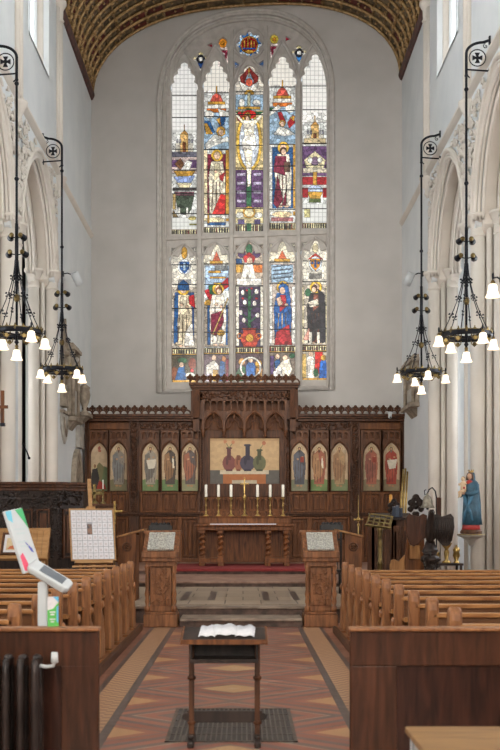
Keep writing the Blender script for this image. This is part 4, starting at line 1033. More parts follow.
# ================================================================== PEWS
def make_pew(sg, length):
    """local origin at aisle end on the floor, x grows away from the aisle (times sg)"""
    t = thing('pew', 'x', 'pew', (0, 0, 0))
    def X(a): return sg*a
    m = MB(); m.box(X(.04), X(length), -.03, .0, .30, .93); 
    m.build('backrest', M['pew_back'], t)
    m = MB(); m.box(X(.03), X(length), -.06, .03, .93, .965); m.build('top_rail', M['pew'], t, bev=.008)
    MB().box(X(.04), X(length), .0, .36, .42, .455).build('seat', M['pew'], t, bev=.006)
    m = MB(); m.box(X(.05), X(length), -.21, -.03, .74, .765); m.box(X(.05), X(length), -.225, -.205, .74, .785); m.build('book_shelf', M['pew'], t)
    MB().box(X(-.06), X(length), -.12, .44, 0, .09).build('plinth', M['pew_end'], t)
    prof = [(-.06, .09), (-.06, .99), (-.05, 1.05), (-.02, 1.085), (.02, 1.085), (.045, 1.05), (.05, .98), (.04, .8), (.06, .66), (.12, .6), (.19, .58), (.22, .53), (.2, .46), (.24, .4), (.3, .34), (.34, .09)]
    m = MB().prism(prof, 'x', X(-.02), X(.075)); m.build('pew_end', M['pew_end'], t, bev=.022)
    MB().ball((X(-.02), .02, .72), (.03, .05, .05), 8, 6).build('elbow_knob', M['pew_end'], t)
    MB().prism(prof, 'x', X(length), X(length+.07)).build('pew_end', M['pew_end'], t, bev=.02)
    return t
words = ['front row nearest the chancel', 'second row from the chancel', 'third row from the chancel', 'fourth row from the chancel', 'fifth row from the chancel',
         'sixth row from the chancel', 'seventh row from the chancel', 'eighth row from the chancel', 'ninth row from the chancel', 'rearmost row before the back panel']
lp = make_pew(-1, 2.55); rp = make_pew(1, 2.75)
for k in range(10):
    for sg, proto, x, side, y0 in ((-1, lp, -1.66, 'left', 15.62), (1, rp, 1.47, 'right', 15.3)):
        lb = 'pine pew on the %s of the aisle, %s' % (side, words[k])
        o = proto if k == 0 else copy_tree(proto)
        o.location = (x, y0-.88*k, 0); o['label'] = lb; o['group'] = 'pine pews %s of the aisle' % side

# back panels behind the last pews -----------------------------------
def front_panel(name_lab, x0, x1, y, stiles, side):
    t = thing('pew_screen', name_lab, 'panel', (0, y, 0))
    TZ = 1.015
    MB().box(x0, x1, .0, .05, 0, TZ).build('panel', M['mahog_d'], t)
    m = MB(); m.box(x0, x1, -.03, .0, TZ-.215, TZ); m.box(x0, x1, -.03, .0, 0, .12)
    for a, b in stiles: m.box(a, b, -.03, .0, .12, TZ-.215)
    m.build('frame', M['mahog'], t, bev=.006)
    m = MB(); m.box(x0-.012, x1+.012, -.06, .07, TZ, TZ+.022); m.build('top_rail', M['pew_end'], t, bev=.008)
    return t
front_panel('dark varnished pew panel at the front left with a radiator before it', -2.3, -.895, 6.45, ((-1.12, -.895), (-2.3, -2.2), (-1.34, -1.3)), -1)
front_panel('dark varnished pew panel at the front right behind the small table', .665, 2.3, 6.45, ((.665, .95), (2.2, 2.3)), 1)
# radiator -----------------------------------------------------------
t = thing('radiator', 'old dark brown column radiator against the front left panel', 'radiator', (-1.42, 6.12, 0))
m = MB()
for k in range(9):
    x = .2-.085*k
    for yy in (0, .11):
        m.loft([[(x+.026*math.cos(a)*s_, yy+.045*math.sin(a)*s_, z) for a in [j*PI/5 for j in range(10)]] for z, s_ in ((.08, .7), (.12, 1), (.8, 1), (.86, .8), (.885, .4))])
    m.box(x-.02, x+.02, -.02, .13, .84, .88); m.box(x-.02, x+.02, -.02, .13, .1, .14); 
m.box(-.5, .2, .03, .08, .1, .15)
m.box(-.48, -.44, 0, .1, 0, .12); m.box(.14, .18, 0, .1, 0, .12)
m.build('columns', M['radiator'], t)
m = MB()
for k in range(9): m.ball((.2-.085*k, .055, .885), (.028, .05, .02), 8, 6)
m.build('end_caps', M['radiator'], t)
m = MB().tube([(.2, .05, .84), (.26, .05, .83), (.3, .03, .84), (.31, .02, .87)], .011, 8); m.cyl((.31, .02, .86), (.31, .02, .92), .022, .018, 12)
m.build('valve', M['white'], t)
# reading desk in the aisle ------------------------------------------
t = thing('reading_desk', 'small dark wooden reading desk standing alone in the middle of the aisle', 'desk', ((224.5-HX)/131, 7.95, 0))
W2 = .255
m = MB()
m.prism([(-.2, .782), (-.2, .8), (.16, .868), (.16, .85)], 'x', -.315, .315); m.build('desk_top', M['oak_black'], t, bev=.004)
m = MB(); m.prism([(-.205, .778), (-.205, .806), (.165, .876), (.165, .848)], 'x', -.325, -.31); m.prism([(-.205, .778), (-.205, .806), (.165, .876), (.165, .848)], 'x', .31, .325); m.box(-.325, .325, -.218, -.2, .775, .812)
m.build('edge_moulding', M['oak_mid'], t)
m = MB(); m.box(-W2, W2, -.16, .12, .64, .652); m.box(-W2, W2, .1, .12, .65, .82); m.box(-W2, -W2+.012, -.16, .12, .65, .79); m.box(W2-.012, W2, -.16, .12, .65, .79); m.box(-W2, W2, -.17, -.155, .63, .66)
m.build('book_box', M['oak_black'], t)
for s in (-1, 1):
    m = MB(); x = s*(W2-.005)
    m.box(x-.02, x+.02, -.04, .0, .05, .79)
    for z in (.16, .5): m.lathe([(.02, -.02), (.034, -.008), (.034, .008), (.02, .02)], (x, -.02, z), 10)
    m.build('post', M['oak_dark'], t, bev=.004)
    m = MB(); m.box(x-.024, x+.024, -.2, .16, 0, .045); m.box(x-.022, x+.022, -.1, .06, .045, .075); m.build('foot', M['oak_black'], t, bev=.008)
m = MB(); m.box(-W2-.03, W2+.03, -.032, -.008, .16, .25); 
for s in (-1, 1): m.cyl((s*(W2+.035), -.034, .205), (s*(W2+.035), -.006, .205), .028, n=12)
m.build('stretcher', M['oak_black'], t, bev=.004)
dx = (224.5-HX)/131
for i, (a, b, z, r, lb) in enumerate(((-.195, -.07, .003, .05, 'leftmost open white sheet lying on the reading desk'), (-.075, .1, .012, -.02, 'middle white sheet lying on the reading desk, over its neighbours'), (.08, .225, .004, .04, 'rightmost open white sheet lying on the reading desk'))):
    N = 9; vs = []; fs = []
    for j in range(N):
        u = j/(N-1); x = a+(b-a)*u
        for v in (0, 1):
            y = -.12+.2*v; h = .012*math.sin(PI*u)+.008*math.sin(3*PI*u+v)
            vs.append((x+r*v*.3, y, .815+(y+.12)*.189+z+h+(.02 if v else 0)))
    for q in list(vs): vs.append((q[0], q[1], q[2]+.003))
    n2 = 2*N
    for j in range(N-1):
        fs.append((2*j, 2*j+2, 2*j+3, 2*j+1)); fs.append((n2+2*j, n2+2*j+1, n2+2*j+3, n2+2*j+2))
        fs.append((2*j, n2+2*j, n2+2*j+2, 2*j+2)); fs.append((2*j+1, 2*j+3, n2+2*j+3, n2+2*j+1))
    tag(MB().add(vs, fs, True).build('paper_sheet', M['paper'], loc=(dx, 7.95, 0)), lb, 'paper', 'papers on the reading desk')
# floor grate
m = MB(); x0, x1, y0, y1 = -.6, .42, 7.97, 9.37
m.box(x0, x1, y0, y0+.03, 0, .008); m.box(x0, x1, y1-.03, y1, 0, .008); m.box(x0, x0+.03, y0, y1, 0, .008); m.box(x1-.03, x1, y0, y1, 0, .008)
for k in range(1, 24): 
    x = x0+.03+k*(x1-x0-.06)/24; m.box(x-.006, x+.006, y0, y1, 0, .008)
for k in range(1, 5):
    y = y0+k*(y1-y0)/5; m.box(x0, x1, y-.008, y+.008, 0, .007)
t = thing('floor_grate', 'flat cast-iron heating grate set in the aisle floor under the desk', 'grate', (0, 0, 0))
m.build('bars', plain('worn grate iron', '6e645b', '534a43', .4, .5, scale=12), t)
MB().box(x0, x1, y0, y1, .001, .003).build('painted_shade_sheet', plain('painted grate shade', '4a423c', '37302c', .7), t)  # dark sheet that paints the shade beneath the grate bars
# white side table ----------------------------------------------------
t = thing('side_table', 'white-painted table with oak top in the bottom right corner', 'table', (.745, 3.75, 0))
MB().box(0, 1.2, 0, 1.05, .72, .75).build('table_top', wood('scrubbed oak top', '99744a', '775836', .5, (1, 6, 6)), t, bev=.006)
MB().box(.03, 1.17, .03, .06, .6, .72).box(.03, 1.17, .99, 1.02, .6, .72).box(.03, .06, .03, 1.02, .6, .72).box(1.14, 1.17, .03, 1.02, .6, .72).build('apron', M['white'], t)
for a in (.02, 1.12):
    for b in (.02, .97): MB().box(a, a+.06, b, b+.06, 0, .72).build('leg', M['white'], t, bev=.004)
# donation terminal -----------------------------------------------------
TY = 7.08; TSc = F/TY
t = thing('donation_stand', 'white contactless donation stand with leaning sign behind the front left panel', 'stand', ((43-HX)/TSc, TY, 0))
m = MB(); m.box(-.032, .032, -.03, .03, .03, 1.28); m.build('post', M['white'], t, bev=.01)
MB().lathe([(.17, 0), (.17, .02), (.05, .035)], (0, 0, 0), 24).build('base', M['white'], t)
Rm = Matrix.Translation((.05, 0, 1.315)) @ Matrix.Rotation(math.radians(31), 4, 'Y') @ Matrix.Rotation(math.radians(24), 4, 'X')
m = MB(); pl = [(-.16, -.07), (.13, -.07), (.155, -.045), (.155, .045), (.13, .07), (-.16, .07)]
m.prism(pl, 'z', -.025, .025, Rm); m.build('reader_body', M['white'], t, bev=.014)
m = MB().box(-.08, .1, -.045, .045, .0255, .028, Rm); m.build('keypad', plain('grey keypad', '6b7178', '54595f', .4), t)
def col(n, c): 
    return plain(n, c, c, .4)
Rs = Matrix.Translation((-.08, .0, 1.37)) @ Matrix.Rotation(math.radians(-18), 4, 'Y') @ Matrix.Rotation(math.radians(63), 4, 'Z')
m = MB().box(-.095, .095, -.012, .012, -.02, .42, Rs); sb = m.build('sign_board', M['white'], t, bev=.006)
ybf = -.0135
def patch(pts, cc, nm, y=ybf, par=None):
    vs = [tuple(Rs @ Vector((a, y, b))) for a, b in pts]+[tuple(Rs @ Vector((a, y+.001, b))) for a, b in pts]; n = len(pts)
    MB().add(vs, [tuple(range(n)), tuple(range(n, 2*n))[::-1]]).build(nm, col(nm.replace('_', ' '), cc), sb)
patch([(-.09, .415), (-.03, .415), (-.05, .33), (-.09, .36)], '6fc0d6', 'blue_print')
patch([(.01, .415), (.09, .415), (.09, .27), (.06, .33)], '43ad6a', 'green_print')
patch([(-.085, .1), (-.05, .12), (-.03, .04), (-.06, -.01), (-.085, .0)], 'dc4a66', 'pink_print')
patch([(.0, .2), (.06, .13), (.065, .1), (.045, .11)], '4a4fa8', 'violet_print')
for k, (a, b, zz) in enumerate(((-.06, .05, .29), (-.05, .04, .26), (-.06, .05, .2), (-.05, .03, .17))):
    patch([(a, zz), (b, zz-.01), (b, zz-.022), (a, zz-.012)], 'b9c4c4', 'grey_print')
# leaflet standing behind panel
t = thing('leaflet', 'green and white leaflet standing on the pew screen behind the donation post', 'leaflet', ((53-HX)/(F/6.5), 6.5, 1.037), rz=.15)
MB().box(-.034, .034, -.003, .003, 0, .185).build('card', M['paper'], t)
MB().prism([(-.034, .0), (.034, .0), (.034, .15), (-.0, .11), (-.034, .1)], 'y', -.005, -.003).build('green_print', col('leaflet green', '57b552'), t)
MB().prism([(.034, .15), (.034, .185), (.0, .185)], 'y', -.005, -.003).prism([(.022, .12), (.034, .13), (.034, .02), (.022, .03)], 'y', -.0065, -.005).build('blue_print', col('leaflet blue', '5fb3d8'), t)
m = MB()
for z, w in ((.085, .02), (.07, .015), (.04, .02), (.025, .014)): m.box(-w, w-.006, -.0065, -.005, z, z+.008)
m.build('white_lettering', M['paper'], t)
struct(MB().box(-1.60, -1.545, 7.3, 16.05, 0, .1).build('trim_61', M['oak_dark'], bev=.008))
struct(MB().box(1.355, 1.41, 7.1, 15.75, 0, .1).build('trim_62', M['oak_dark'], bev=.008))
# ================================================================== CHANDELIERS
def fleur(m, x, y, z, s=1):
    m.ball((x, y, z), (.012*s, .012*s, .022*s), 6, 4)
def chandelier(lab, loc, rz, zt):
    t = thing('chandelier', lab, 'chandelier', loc, rz, 'ring chandeliers along the nave')   # origin at ring centre
    R = .44
    m = MB(); n = 40
    prof = [(R, -.05), (R+.012, -.05), (R+.03, -.03), (R+.02, .02), (R+.03, .035), (R+.0, .04), (R-.02, .03), (R-.02, -.03), (R, -.05)]
    rings = [[(r*math.cos(2*PI*k/n), r*math.sin(2*PI*k/n), z) for k in range(n)] for r, z in prof]
    m.loft(rings, cap=False); 
    for k in range(4):
        a = PI/4+k*PI/2; m.tube([(0, 0, -.03), (R*math.cos(a), R*math.sin(a), -.03)], .016, 6)
    m.build('ring', M['iron'], t)
    m = MB()
    for k in range(20):
        a = 2*PI*k/20; x, y = (R+.018)*math.cos(a), (R+.018)*math.sin(a)
        m.box(-.022, .022, -.012, .012, .035, .065, Matrix.Translation((x, y, 0)) @ Matrix.Rotation(a+PI/2, 4, 'Z'))
        fleur(m, x, y, .08, 1.1)
        if k % 2: m.ball((x*1.02, y*1.02, .02), (.018, .018, .03), 6, 5)
    m.tube([((R+.018)*math.cos(2*PI*k/40), (R+.018)*math.sin(2*PI*k/40), .04) for k in range(40)], .012, 6, closed=True)
    m.build('gilt_crenellation', M['brassd'], t)
    for k in range(8):
        a = PI/8+k*PI/4; x, y = (R-.05)*math.cos(a), (R-.05)*math.sin(a); m = MB()
        m.cyl((x, y-.012, -.1), (x, y+.012, -.1), .034, n=12); m.tube([(x-.06, y, -.04), (x-.05, y, -.1), (x, y, -.15), (x+.05, y, -.1), (x+.06, y, -.04)], .01, 5); m.build('gilt_scroll', M['brassd'], t)
    # rod
    rod = MB(); rod.cyl((0, 0, -.22), (0, 0, zt-5.04-.66), .022, n=10); rod.lathe([(.02, -.2), (.045, -.17), (.02, -.12), (.03, 0), (.02, .05)], (0, 0, 0), 10)
    for z in (.9, 2.75, 4.45): rod.lathe([(.02, -.04), (.042, -.01), (.042, .01), (.02, .04)], (0, 0, z), 10)
    rod.lathe([(.03, 0), (.035, .6), (.03, 1.0)], (0, 0, .95), 8)
    rod.build('rod', M['iron'], t)
    k_ = MB().ball((0, 0, .62), (.06, .06, .075), 12, 8); k_.build('gilt_knop', M['brassd'], t); MB().ball((0, 0, -.24), .035, 10, 6).build('gilt_finial', M['brassd'], t)
    # curved stays with leaves
    for k in range(6):
        a = k*PI/3+.3; m = MB(); pts = []
        for j in range(13):
            u = j/12; r = .03+(R-.03)*(u**1.7); z = 1.3*(1-u)+.04*u; pts.append((r*math.cos(a), r*math.sin(a), z))
        m.tube(pts, .009, 5)
        for j in (3, 6, 9):
            p = Vector(pts[j])
            for q in (-1, 1):
                for e in (-.03, .03): m.ball(p+Vector((math.cos(a)*.03*q, math.sin(a)*.03*q, e)), (.02, .02, .014), 5, 4)
                m.tube([p, p+Vector((math.cos(a)*.055*q, math.sin(a)*.055*q, .02))], .006, 4)
        m.build('stay', M['iron'], t)
    # lamps
    def lamp(x, y, z, hang):
        fit = MB(); fit.cyl((x, y, z), (x, y, z+hang), .012, n=8); fit.lathe([(.03, 0), (.034, .02), (.02, .045), (.01, .06)], (x, y, z), 12)
        fo = fit.build('lamp_fitting', M['brassd'], t)
        sh = MB(); n = 20; rings = []
        for r, zz in ((.03, .0), (.055, -.012), (.066, -.05), (.07, -.1), (.08, -.14), (.098, -.175), (.107, -.185)):
            rings.append([(x+r*(1+(.04*math.cos(10*2*PI*k/n) if zz < -.1 else 0))*math.cos(2*PI*k/n), y+r*math.sin(2*PI*k/n), z+zz) for k in range(n)])
        sh.loft(rings, cap=False); sh.loft([[(p[0]*.95+x*.05, p[1]*.95+y*.05, p[2]) for p in r] for r in rings[::-1]], cap=False)
        sh.build('lamp_shade', M['glow'], fo)
        MB().ball((x, y, z-.09), (.028, .028, .04), 10, 7).build('bulb', M['bulb'], fo)
    for k in range(4):
        a = PI/6+k*PI/2; x, y = .56*math.cos(a), .56*math.sin(a)
        lamp(x, y, -.04, .05)
        ar = MB().tube([(R*math.cos(a), R*math.sin(a), .0), ((R+.06)*math.cos(a), (R+.06)*math.sin(a), .05), (x, y, .04), (x, y, .01)], .012, 6); ar.ball((x, y, .07), (.018, .018, .05), 6, 5); ar.build('lamp_arm', M['iron'], t)
    lamp(0, 0, -.3, .06)
    # spot lamps clamped to the rod
    for z, w in ((1.72, .1), (1.42, .13)):
        for s in (-1, 1):
            x = s*w*(math.cos(-rz)); y = s*w*math.sin(-rz)
            d = Vector((math.sin(.4*s), 1, -.25)).normalized(); d = Matrix.Rotation(-rz, 3, 'Z') @ d
            p = Vector((x, y, z)); m = MB().cyl(p-d*.06, p+d*.07, .04, .062, 12); m.cyl((0, 0, z-.03), p, .01, n=6)
            so = m.build('spot_lamp', M['iron'], t)
            MB().cyl(p+d*.07, p+d*.074, .055, n=12).ball(p-d*.06, .045, 8, 6).build('lens', M['brassd'], so)
    return t
M['bulb'] = emit('lit bulb', 'ffe2b0', 6)
def bracket(lab, sg, y, ztop):
    """wall bracket; origin at the wall where the arm meets it"""
    t = thing('wall_bracket', lab, 'bracket', (sg*4.46, y, ztop), 0, 'scrolled iron brackets holding the chandeliers')
    s = -sg; m = MB()
    pts = [(0, 0, 0)]+[(s*(.12+.30*math.sin(a)), 0, -.24+.2*math.cos(a)) for a in [k*PI/2/8 for k in range(9)]]+[(s*.42, 0, -.62)]
    m.tube(pts, .026, 8); m.box(-.015, .015, -.03, .03, -.62, -.5); m.box(-.015, .015, -.03, .03, -.07, .07)
    m.tube([(0, 0, -.56), (s*.42, 0, -.53)], .015, 6); m.tube([(s*.42, 0, -.62), (s*.36, 0, -.68), (s*.3, 0, -.9), (0, 0, -1.05)][:2], .012, 6)
    m.build('arm', M['iron'], t)
    m = MB(); cx_, cz_ = s*.22, -.32
    m.tube([(cx_+.15*math.cos(a), 0, cz_+.15*math.sin(a)) for a in [k*PI/12 for k in range(24)]], .01, 6, closed=True)
    for k in range(4):
        a = k*PI/2
        pl = [(cx_+math.cos(a)*.02-math.sin(a)*.012, cz_+math.sin(a)*.02+math.cos(a)*.012), (cx_+math.cos(a)*.09-math.sin(a)*.045, cz_+math.sin(a)*.09+math.cos(a)*.045), (cx_+math.cos(a)*.09+math.sin(a)*.045, cz_+math.sin(a)*.09-math.cos(a)*.045), (cx_+math.cos(a)*.02+math.sin(a)*.012, cz_+math.sin(a)*.02-math.cos(a)*.012)]
        m.prism(pl, 'y', -.012, .012)
    m.cyl((cx_, -.012, cz_), (cx_, .012, cz_), .035, n=12)
    m.build('cross_roundel', M['iron'], t)
    m = MB(); m.tube([(s*(.04+.05*k/14*math.cos(k*.55)+.03), 0, -.11+.05*k/14*math.sin(k*.55)) for k in range(15)], .008, 5)
    m.tube([(s*.42-.0, 0, -.62+0), (s*.42, 0, -.7)], .02, 8); m.ball((s*.42, 0, -.64), .035, 8, 6)
    m.build('scroll', M['iron'], t)
RODX = 4.04; ZT = 10.5
CH = [(-1, 18.6, 'left wall, the nearer one', .15, 10.2), (-1, 23.25, 'left wall, the farther one near the altar', .27, 10.25), (1, 18.85, 'right wall, second from the altar', -.2, 10.38), (1, 23.6, 'right wall, the farthest one near the altar', -.43, 10.44), (1, 14.45, 'right wall, nearest the camera', -.52-.2, 10.4)]
c0 = None
for sg, y, lb, rz, ZT in CH:
    c0 = chandelier('iron ring chandelier with lit shades, %s' % lb, (sg*RODX, y, 5.04), rz, ZT)
    lbz = lb
    if y > 15: bracket('curved black iron bracket with a cross roundel, %s' % lbz, sg, y, ZT)
# ================================================================== LEFT SIDE FURNITURE
def relief(m, P0, du, dv, n, r, seed, nrm=(0, -1, 0)):
    """scatter carved leaf lumps over the parallelogram P0 + a*du + b*dv"""
    rng = random.Random(seed); P0, du, dv, nv = Vector(P0), Vector(du), Vector(dv), Vector(nrm)
    for k in range(n):
        p = P0+du*rng.random()+dv*rng.random()+nv*.01
        R = Matrix.Rotation(rng.uniform(0, PI), 3, nv)
        m.ball(p, (r*rng.uniform(.8, 1.5), r*.6, r*.5), 6, 4, R=R @ Matrix.Rotation(math.atan2(nv.x, -nv.y), 3, 'Z'))
t = thing('pulpit', 'large black-brown carved oak pulpit box with swags and panels at the left wall', 'pulpit', (-3.08, 18.9, .28))
H = 2.11
poly = [(-1.38, .95), (-1.38, .0), (-.3, .0), (.12, .42), (.12, .95)]
def scale(pl, k): 
    return [(x+(k if x > 0 else (-0 if x < -1 else 0)), y-(k if y < .5 else 0)) for x, y in pl]
m = MB().prism(poly, 'z', .55, H-.14); m.prism(scale(poly, .02), 'z', .3, .55); m.prism(scale(poly, -.0), 'z', 0, .3); m.build('body', M['oak_black'], t)
m = MB().prism(scale(poly, .1), 'z', H-.05, H); m.prism(scale(poly, .06), 'z', H-.1, H-.05); m.prism(scale(poly, .03), 'z', H-.16, H-.1); m.build('cornice', M['oak_dark'], t, bev=.01)
m = MB()
relief(m, (-1.33, 0, H-.5), (1.0, 0, 0), (0, 0, .32), 90, .035, 1)
for c in (-1.25, -1.0, -.68, -.38): relief(m, (c-.06, 0, .75), (.12, 0, 0), (0, 0, 1.1), 60, .034, int(10-c*9))
m.tube([(-1.3, -.0, H-.3), (-.3, -.0, H-.3)], .03, 6)
m.build('carved_swags', M['oak_black'], t); m = MB(); nv = Vector((.42, -.42, 0)).normalized()
relief(m, (-.28, .0, H-.42), (.38, .38, 0), (0, 0, .25), 50, .034, 5, nv); m.build('carved_swags', M['oak_black'], t); m = MB(); relief(m, (-.3, .0, .7), (.07, .07, 0), (0, 0, 1.1), 50, .032, 6, nv)
m.build('carved_swags', M['oak_black'], t)
for a, b in ((-.95, -.73), (-.66, -.42)):
    MB().plate([(a, .72), (b, .72), (b, 1.62), (a, 1.62)], [[(a+.03, .75), (b-.03, .75), (b-.03, 1.59), (a+.03, 1.59)]], 'y', -.04, .01, .006).box(a+.06, b-.06, -.02, .0, .8, 1.54).build('framed_panel', M['oak_dark'], t)
Mx = Matrix.Translation((-.3, 0, 0)) @ Matrix.Rotation(PI/4, 4, 'Z')
MB().plate([(.12, .72), (.5, .72), (.5, 1.62), (.12, 1.62)], [[(.16, .76), (.46, .76), (.46, 1.58), (.16, 1.58)]], 'y', -.04, .01, .006, Mx).box(.2, .42, -.025, .0, .82, 1.52, Mx).build('framed_panel', M['oak_dark'], t)
# tan lectern with framed print
t = thing('display_lectern', 'pale plywood sloping lectern with vertical slats left of the easel', 'lectern', (-3.56, 16.45, 0))
Rl = Matrix.Translation((0, .0, 1.12)) @ Matrix.Rotation(math.radians(-32), 4, 'X')
m = MB()
for k in range(11): m.box(-.52+.089*k, -.52+.089*k+.084, -.012, .012, -.03, .5, Rl)
m.build('sloping_board', M['tan'], t)
MB().box(-.54, .46, -.02, .03, .48, .52, Rl).box(-.54, .46, -.05, .02, -.06, -.03, Rl).box(.45, .475, -.03, .03, -.06, .52, Rl).build('trim', M['tan'], t)
m = MB()
for x in (-.45, .4):
    m.box(x-.025, x+.025, .0, .05, 0, 1.1); m.box(x-.025, x+.025, .28, .33, 0, 1.45)
m.box(-.42, .38, .1, .14, .3, .36); m.build('legs_frame', M['tan'], t)
t = thing('framed_print', 'dark-framed print of an open page resting on the pale plywood lectern', 'picture', (-3.56, 16.45, 0))
Rp = Rl @ Matrix.Translation((-.07, -.035, .02))
MB().plate([(-.2, 0), (.21, 0), (.21, .4), (-.2, .4)], [[(-.16, .035), (.17, .035), (.17, .365), (-.16, .365)]], 'y', -.018, .018, .005, Rp).build('frame', M['oak_dark'], t)
pr = MB().box(-.16, .17, -.003, .01, .035, .365, Rp).build('page', M['paper'], t)
MB().box(-.12, .12, -.006, -.002, .08, .3, Rp).build('printed_picture', plain('ochre print', 'd2bd98', 'c0a883', .6, scale=12), pr)
MB().prism([(-.1, .1), (.08, .1), (.03, .17), (-.06, .15)], 'y', -.008, -.005, Rp).build('orange_detail', plain('orange print', 'c4683c', 'b05a34', .6), pr)
# easel
t = thing('easel', 'light wooden easel standing left of the aisle behind the pews', 'easel', ((94-HX)/62.5, 16.6, 0), rz=math.radians(17))
la = math.radians(-18); Re = Matrix.Translation((0, -.02, 1.03)) @ Matrix.Rotation(la, 4, 'X')
MB().box(-.3, .3, -.06, .03, -.03, .01, Re).box(-.34, .34, -.03, .0, -.09, -.06, Re).build('ledge', M['tan'], t)
m = MB()
m = MB()
for s in (-1, 1): MB().tube([(s*.26, -.18, 0), (s*.2, .04, 1.0), (s*.06, .3, 1.75)], .022, 6).build('leg', M['tan'], t)
MB().box(-.03, .03, .02, .05, -.2, 1.42, Re).build('mast', M['tan'], t, bev=.004)
MB().tube([(0, .32, 1.7), (0, .55, 0)], .02, 6).build('rear_leg', M['tan'], t)
MB().box(-.07, .07, -.02, .05, .885, .93, Re).build('top_clamp', M['tan'], t)
t = thing('display_board', 'white board of small printed cards in a wood frame, standing on the easel', 'board', tuple(t.location), rz=math.radians(17))
Rb = Re @ Matrix.Translation((0, -.03, .0))
MB().plate([(-.36, .012), (.36, .012), (.36, .885), (-.36, .885)], [[(-.338, .034), (.338, .034), (.338, .863), (-.338, .863)]], 'y', -.014, .014, .003, Rb).build('frame', M['tan'], t)
MB().box(-.338, .338, -.002, .01, .034, .863, Rb).build('backing', plain('grey backing card', 'a3a3a6', '96969a', .6), t)
m = MB(); mt = MB(); rg = random.Random(2)
for i in range(8):
    for j in range(8):
        x = -.332+.083*i; z = .04+.1025*j
        if (i, j) in ((3, 5), (3, 4)): continue
        m.box(x+.004, x+.079, -.006, -.002, z+.004, z+.098, Rb)
        mt.box(x+.022, x+.058, -.008, -.006, z+.03, z+.05+.02*rg.random(), Rb)
m.build('printed_cards', M['paper'], t); mt.build('card_pictures', plain('grey pink card print', 'cbc0bf', 'b9b2b4', .6, scale=20), t)
MB().box(-.08, -.006, -.009, -.002, .45, .62, Rb).build('dark_photo', plain('dark photo print', '4f4a4c', '8c6a58', .5, scale=18, detail=1), t)
# cabinet and brass behind the easel
CBX = PX(98, 24.4)
t = thing('cabinet', 'narrow dark oak cabinet hidden behind the easel, carrying brass altar pieces', 'cabinet', (CBX, 24.4, .4))
MB().box(-.36, .36, 0, .4, 0, 1.62).build('body', M['oak_dark'], t); MB().box(-.4, .4, -.04, .42, 1.62, 1.68).build('top', M['oak_dark'], t, bev=.01)
t = thing('brass_crucifix', 'brass cross with broad arms standing behind the easel top', 'cross', (PX(94.5, 24.6), 24.6, 2.08))
MB().lathe([(.1, 0), (.09, .03), (.04, .07), (.03, .12)], (0, 0, 0), 14).build('foot', M['brassd'], t)
m = MB().box(-.03, .03, -.015, .015, .1, .42).box(-.15, .15, -.015, .015, .22, .29); 
for p in ((-.16, .255), (.16, .255), (0, .43)): m.ball((p[0], 0, p[1]), (.045, .02, .045), 8, 6)
m.build('cross', M['brassd'], t)
t = thing('candlestick', 'tall thin brass candlestick standing behind the right top corner of the easel board', 'candlestick', (PX(103, 24.6), 24.6, 2.08))
MB().lathe([(.075, 0), (.06, .03), (.015, .06), (.025, .12), (.012, .16), (.02, .3), (.035, .33), (.035, .35)], (0, 0, 0), 12).build('stem', M['brassd'], t)
o = MB().cyl((0, 0, 0), (0, 0, .22), .014, .012, 10).build('candle', M['wax'], None, loc=(PX(103, 24.6), 24.6, 2.43)); tag(o, 'thin candle in the brass candlestick behind the easel', 'candle')
def pole_cross(px, y, pyt, zf, lab, r=.014, k=1.0):
    zt = PZ(pyt, y)-zf
    t = thing('processional_cross', lab, 'cross', (PX(px, y), y, zf))
    MB().cyl((0, 0, .03), (0, 0, zt-.3*k), r, n=8).build('staff', M['brassd'], t)
    MB().lathe([(.15, 0), (.14, .03), (.05, .06), (.03, .16), (r, .2)], (0, 0, 0), 14).build('foot', M['oak_dark'], t)
    m = MB(); zc = zt-.17*k
    m.box(-.02, .02, -.01, .01, zc-.16*k, zc+.14*k); m.box(-.1*k, .1*k, -.01, .01, zc-.02, zc+.02); m.ball((0, 0, zc), (.04, .015, .04), 10, 6); m.ball((0, 0, zc-.2*k), .028, 8, 6)
    for p in ((-.11*k, 0), (.11*k, 0), (0, .15*k)): m.ball((p[0], 0, zc+p[1]), (.028, .012, .028), 8, 6)
    m.build('cross_head', M['brass'], t)
pole_cross(114.6, 22.6, 501, .4, 'brass processional cross on a staff beside the right edge of the easel board', .013, 1.3)
t = thing('processional_staff', 'slender brass staff with cross knop standing right of the chancel steps', 'cross', (PX(358.3, 23), 23, .4))
zt = PZ(495, 23)-.4
MB().cyl((0, 0, .03), (0, 0, zt), .012, .007, 8).build('staff', M['brass'], t)
MB().lathe([(.15, 0), (.14, .03), (.05, .06), (.03, .16), (.012, .2)], (0, 0, 0), 14).build('foot', M['oak_dark'], t)
m = MB(); zc = PZ(519.5, 23)-.4
m.box(-.09, .09, -.012, .012, zc-.012, zc+.012); m.ball((0, 0, zc), (.045, .03, .05), 10, 6); m.ball((0, 0, zc-.12), (.03, .03, .035), 8, 6); m.ball((-.09, 0, zc), .022, 8, 5); m.ball((.09, 0, zc), .022, 8, 5)
m.build('cross_knop', M['brass'], t)
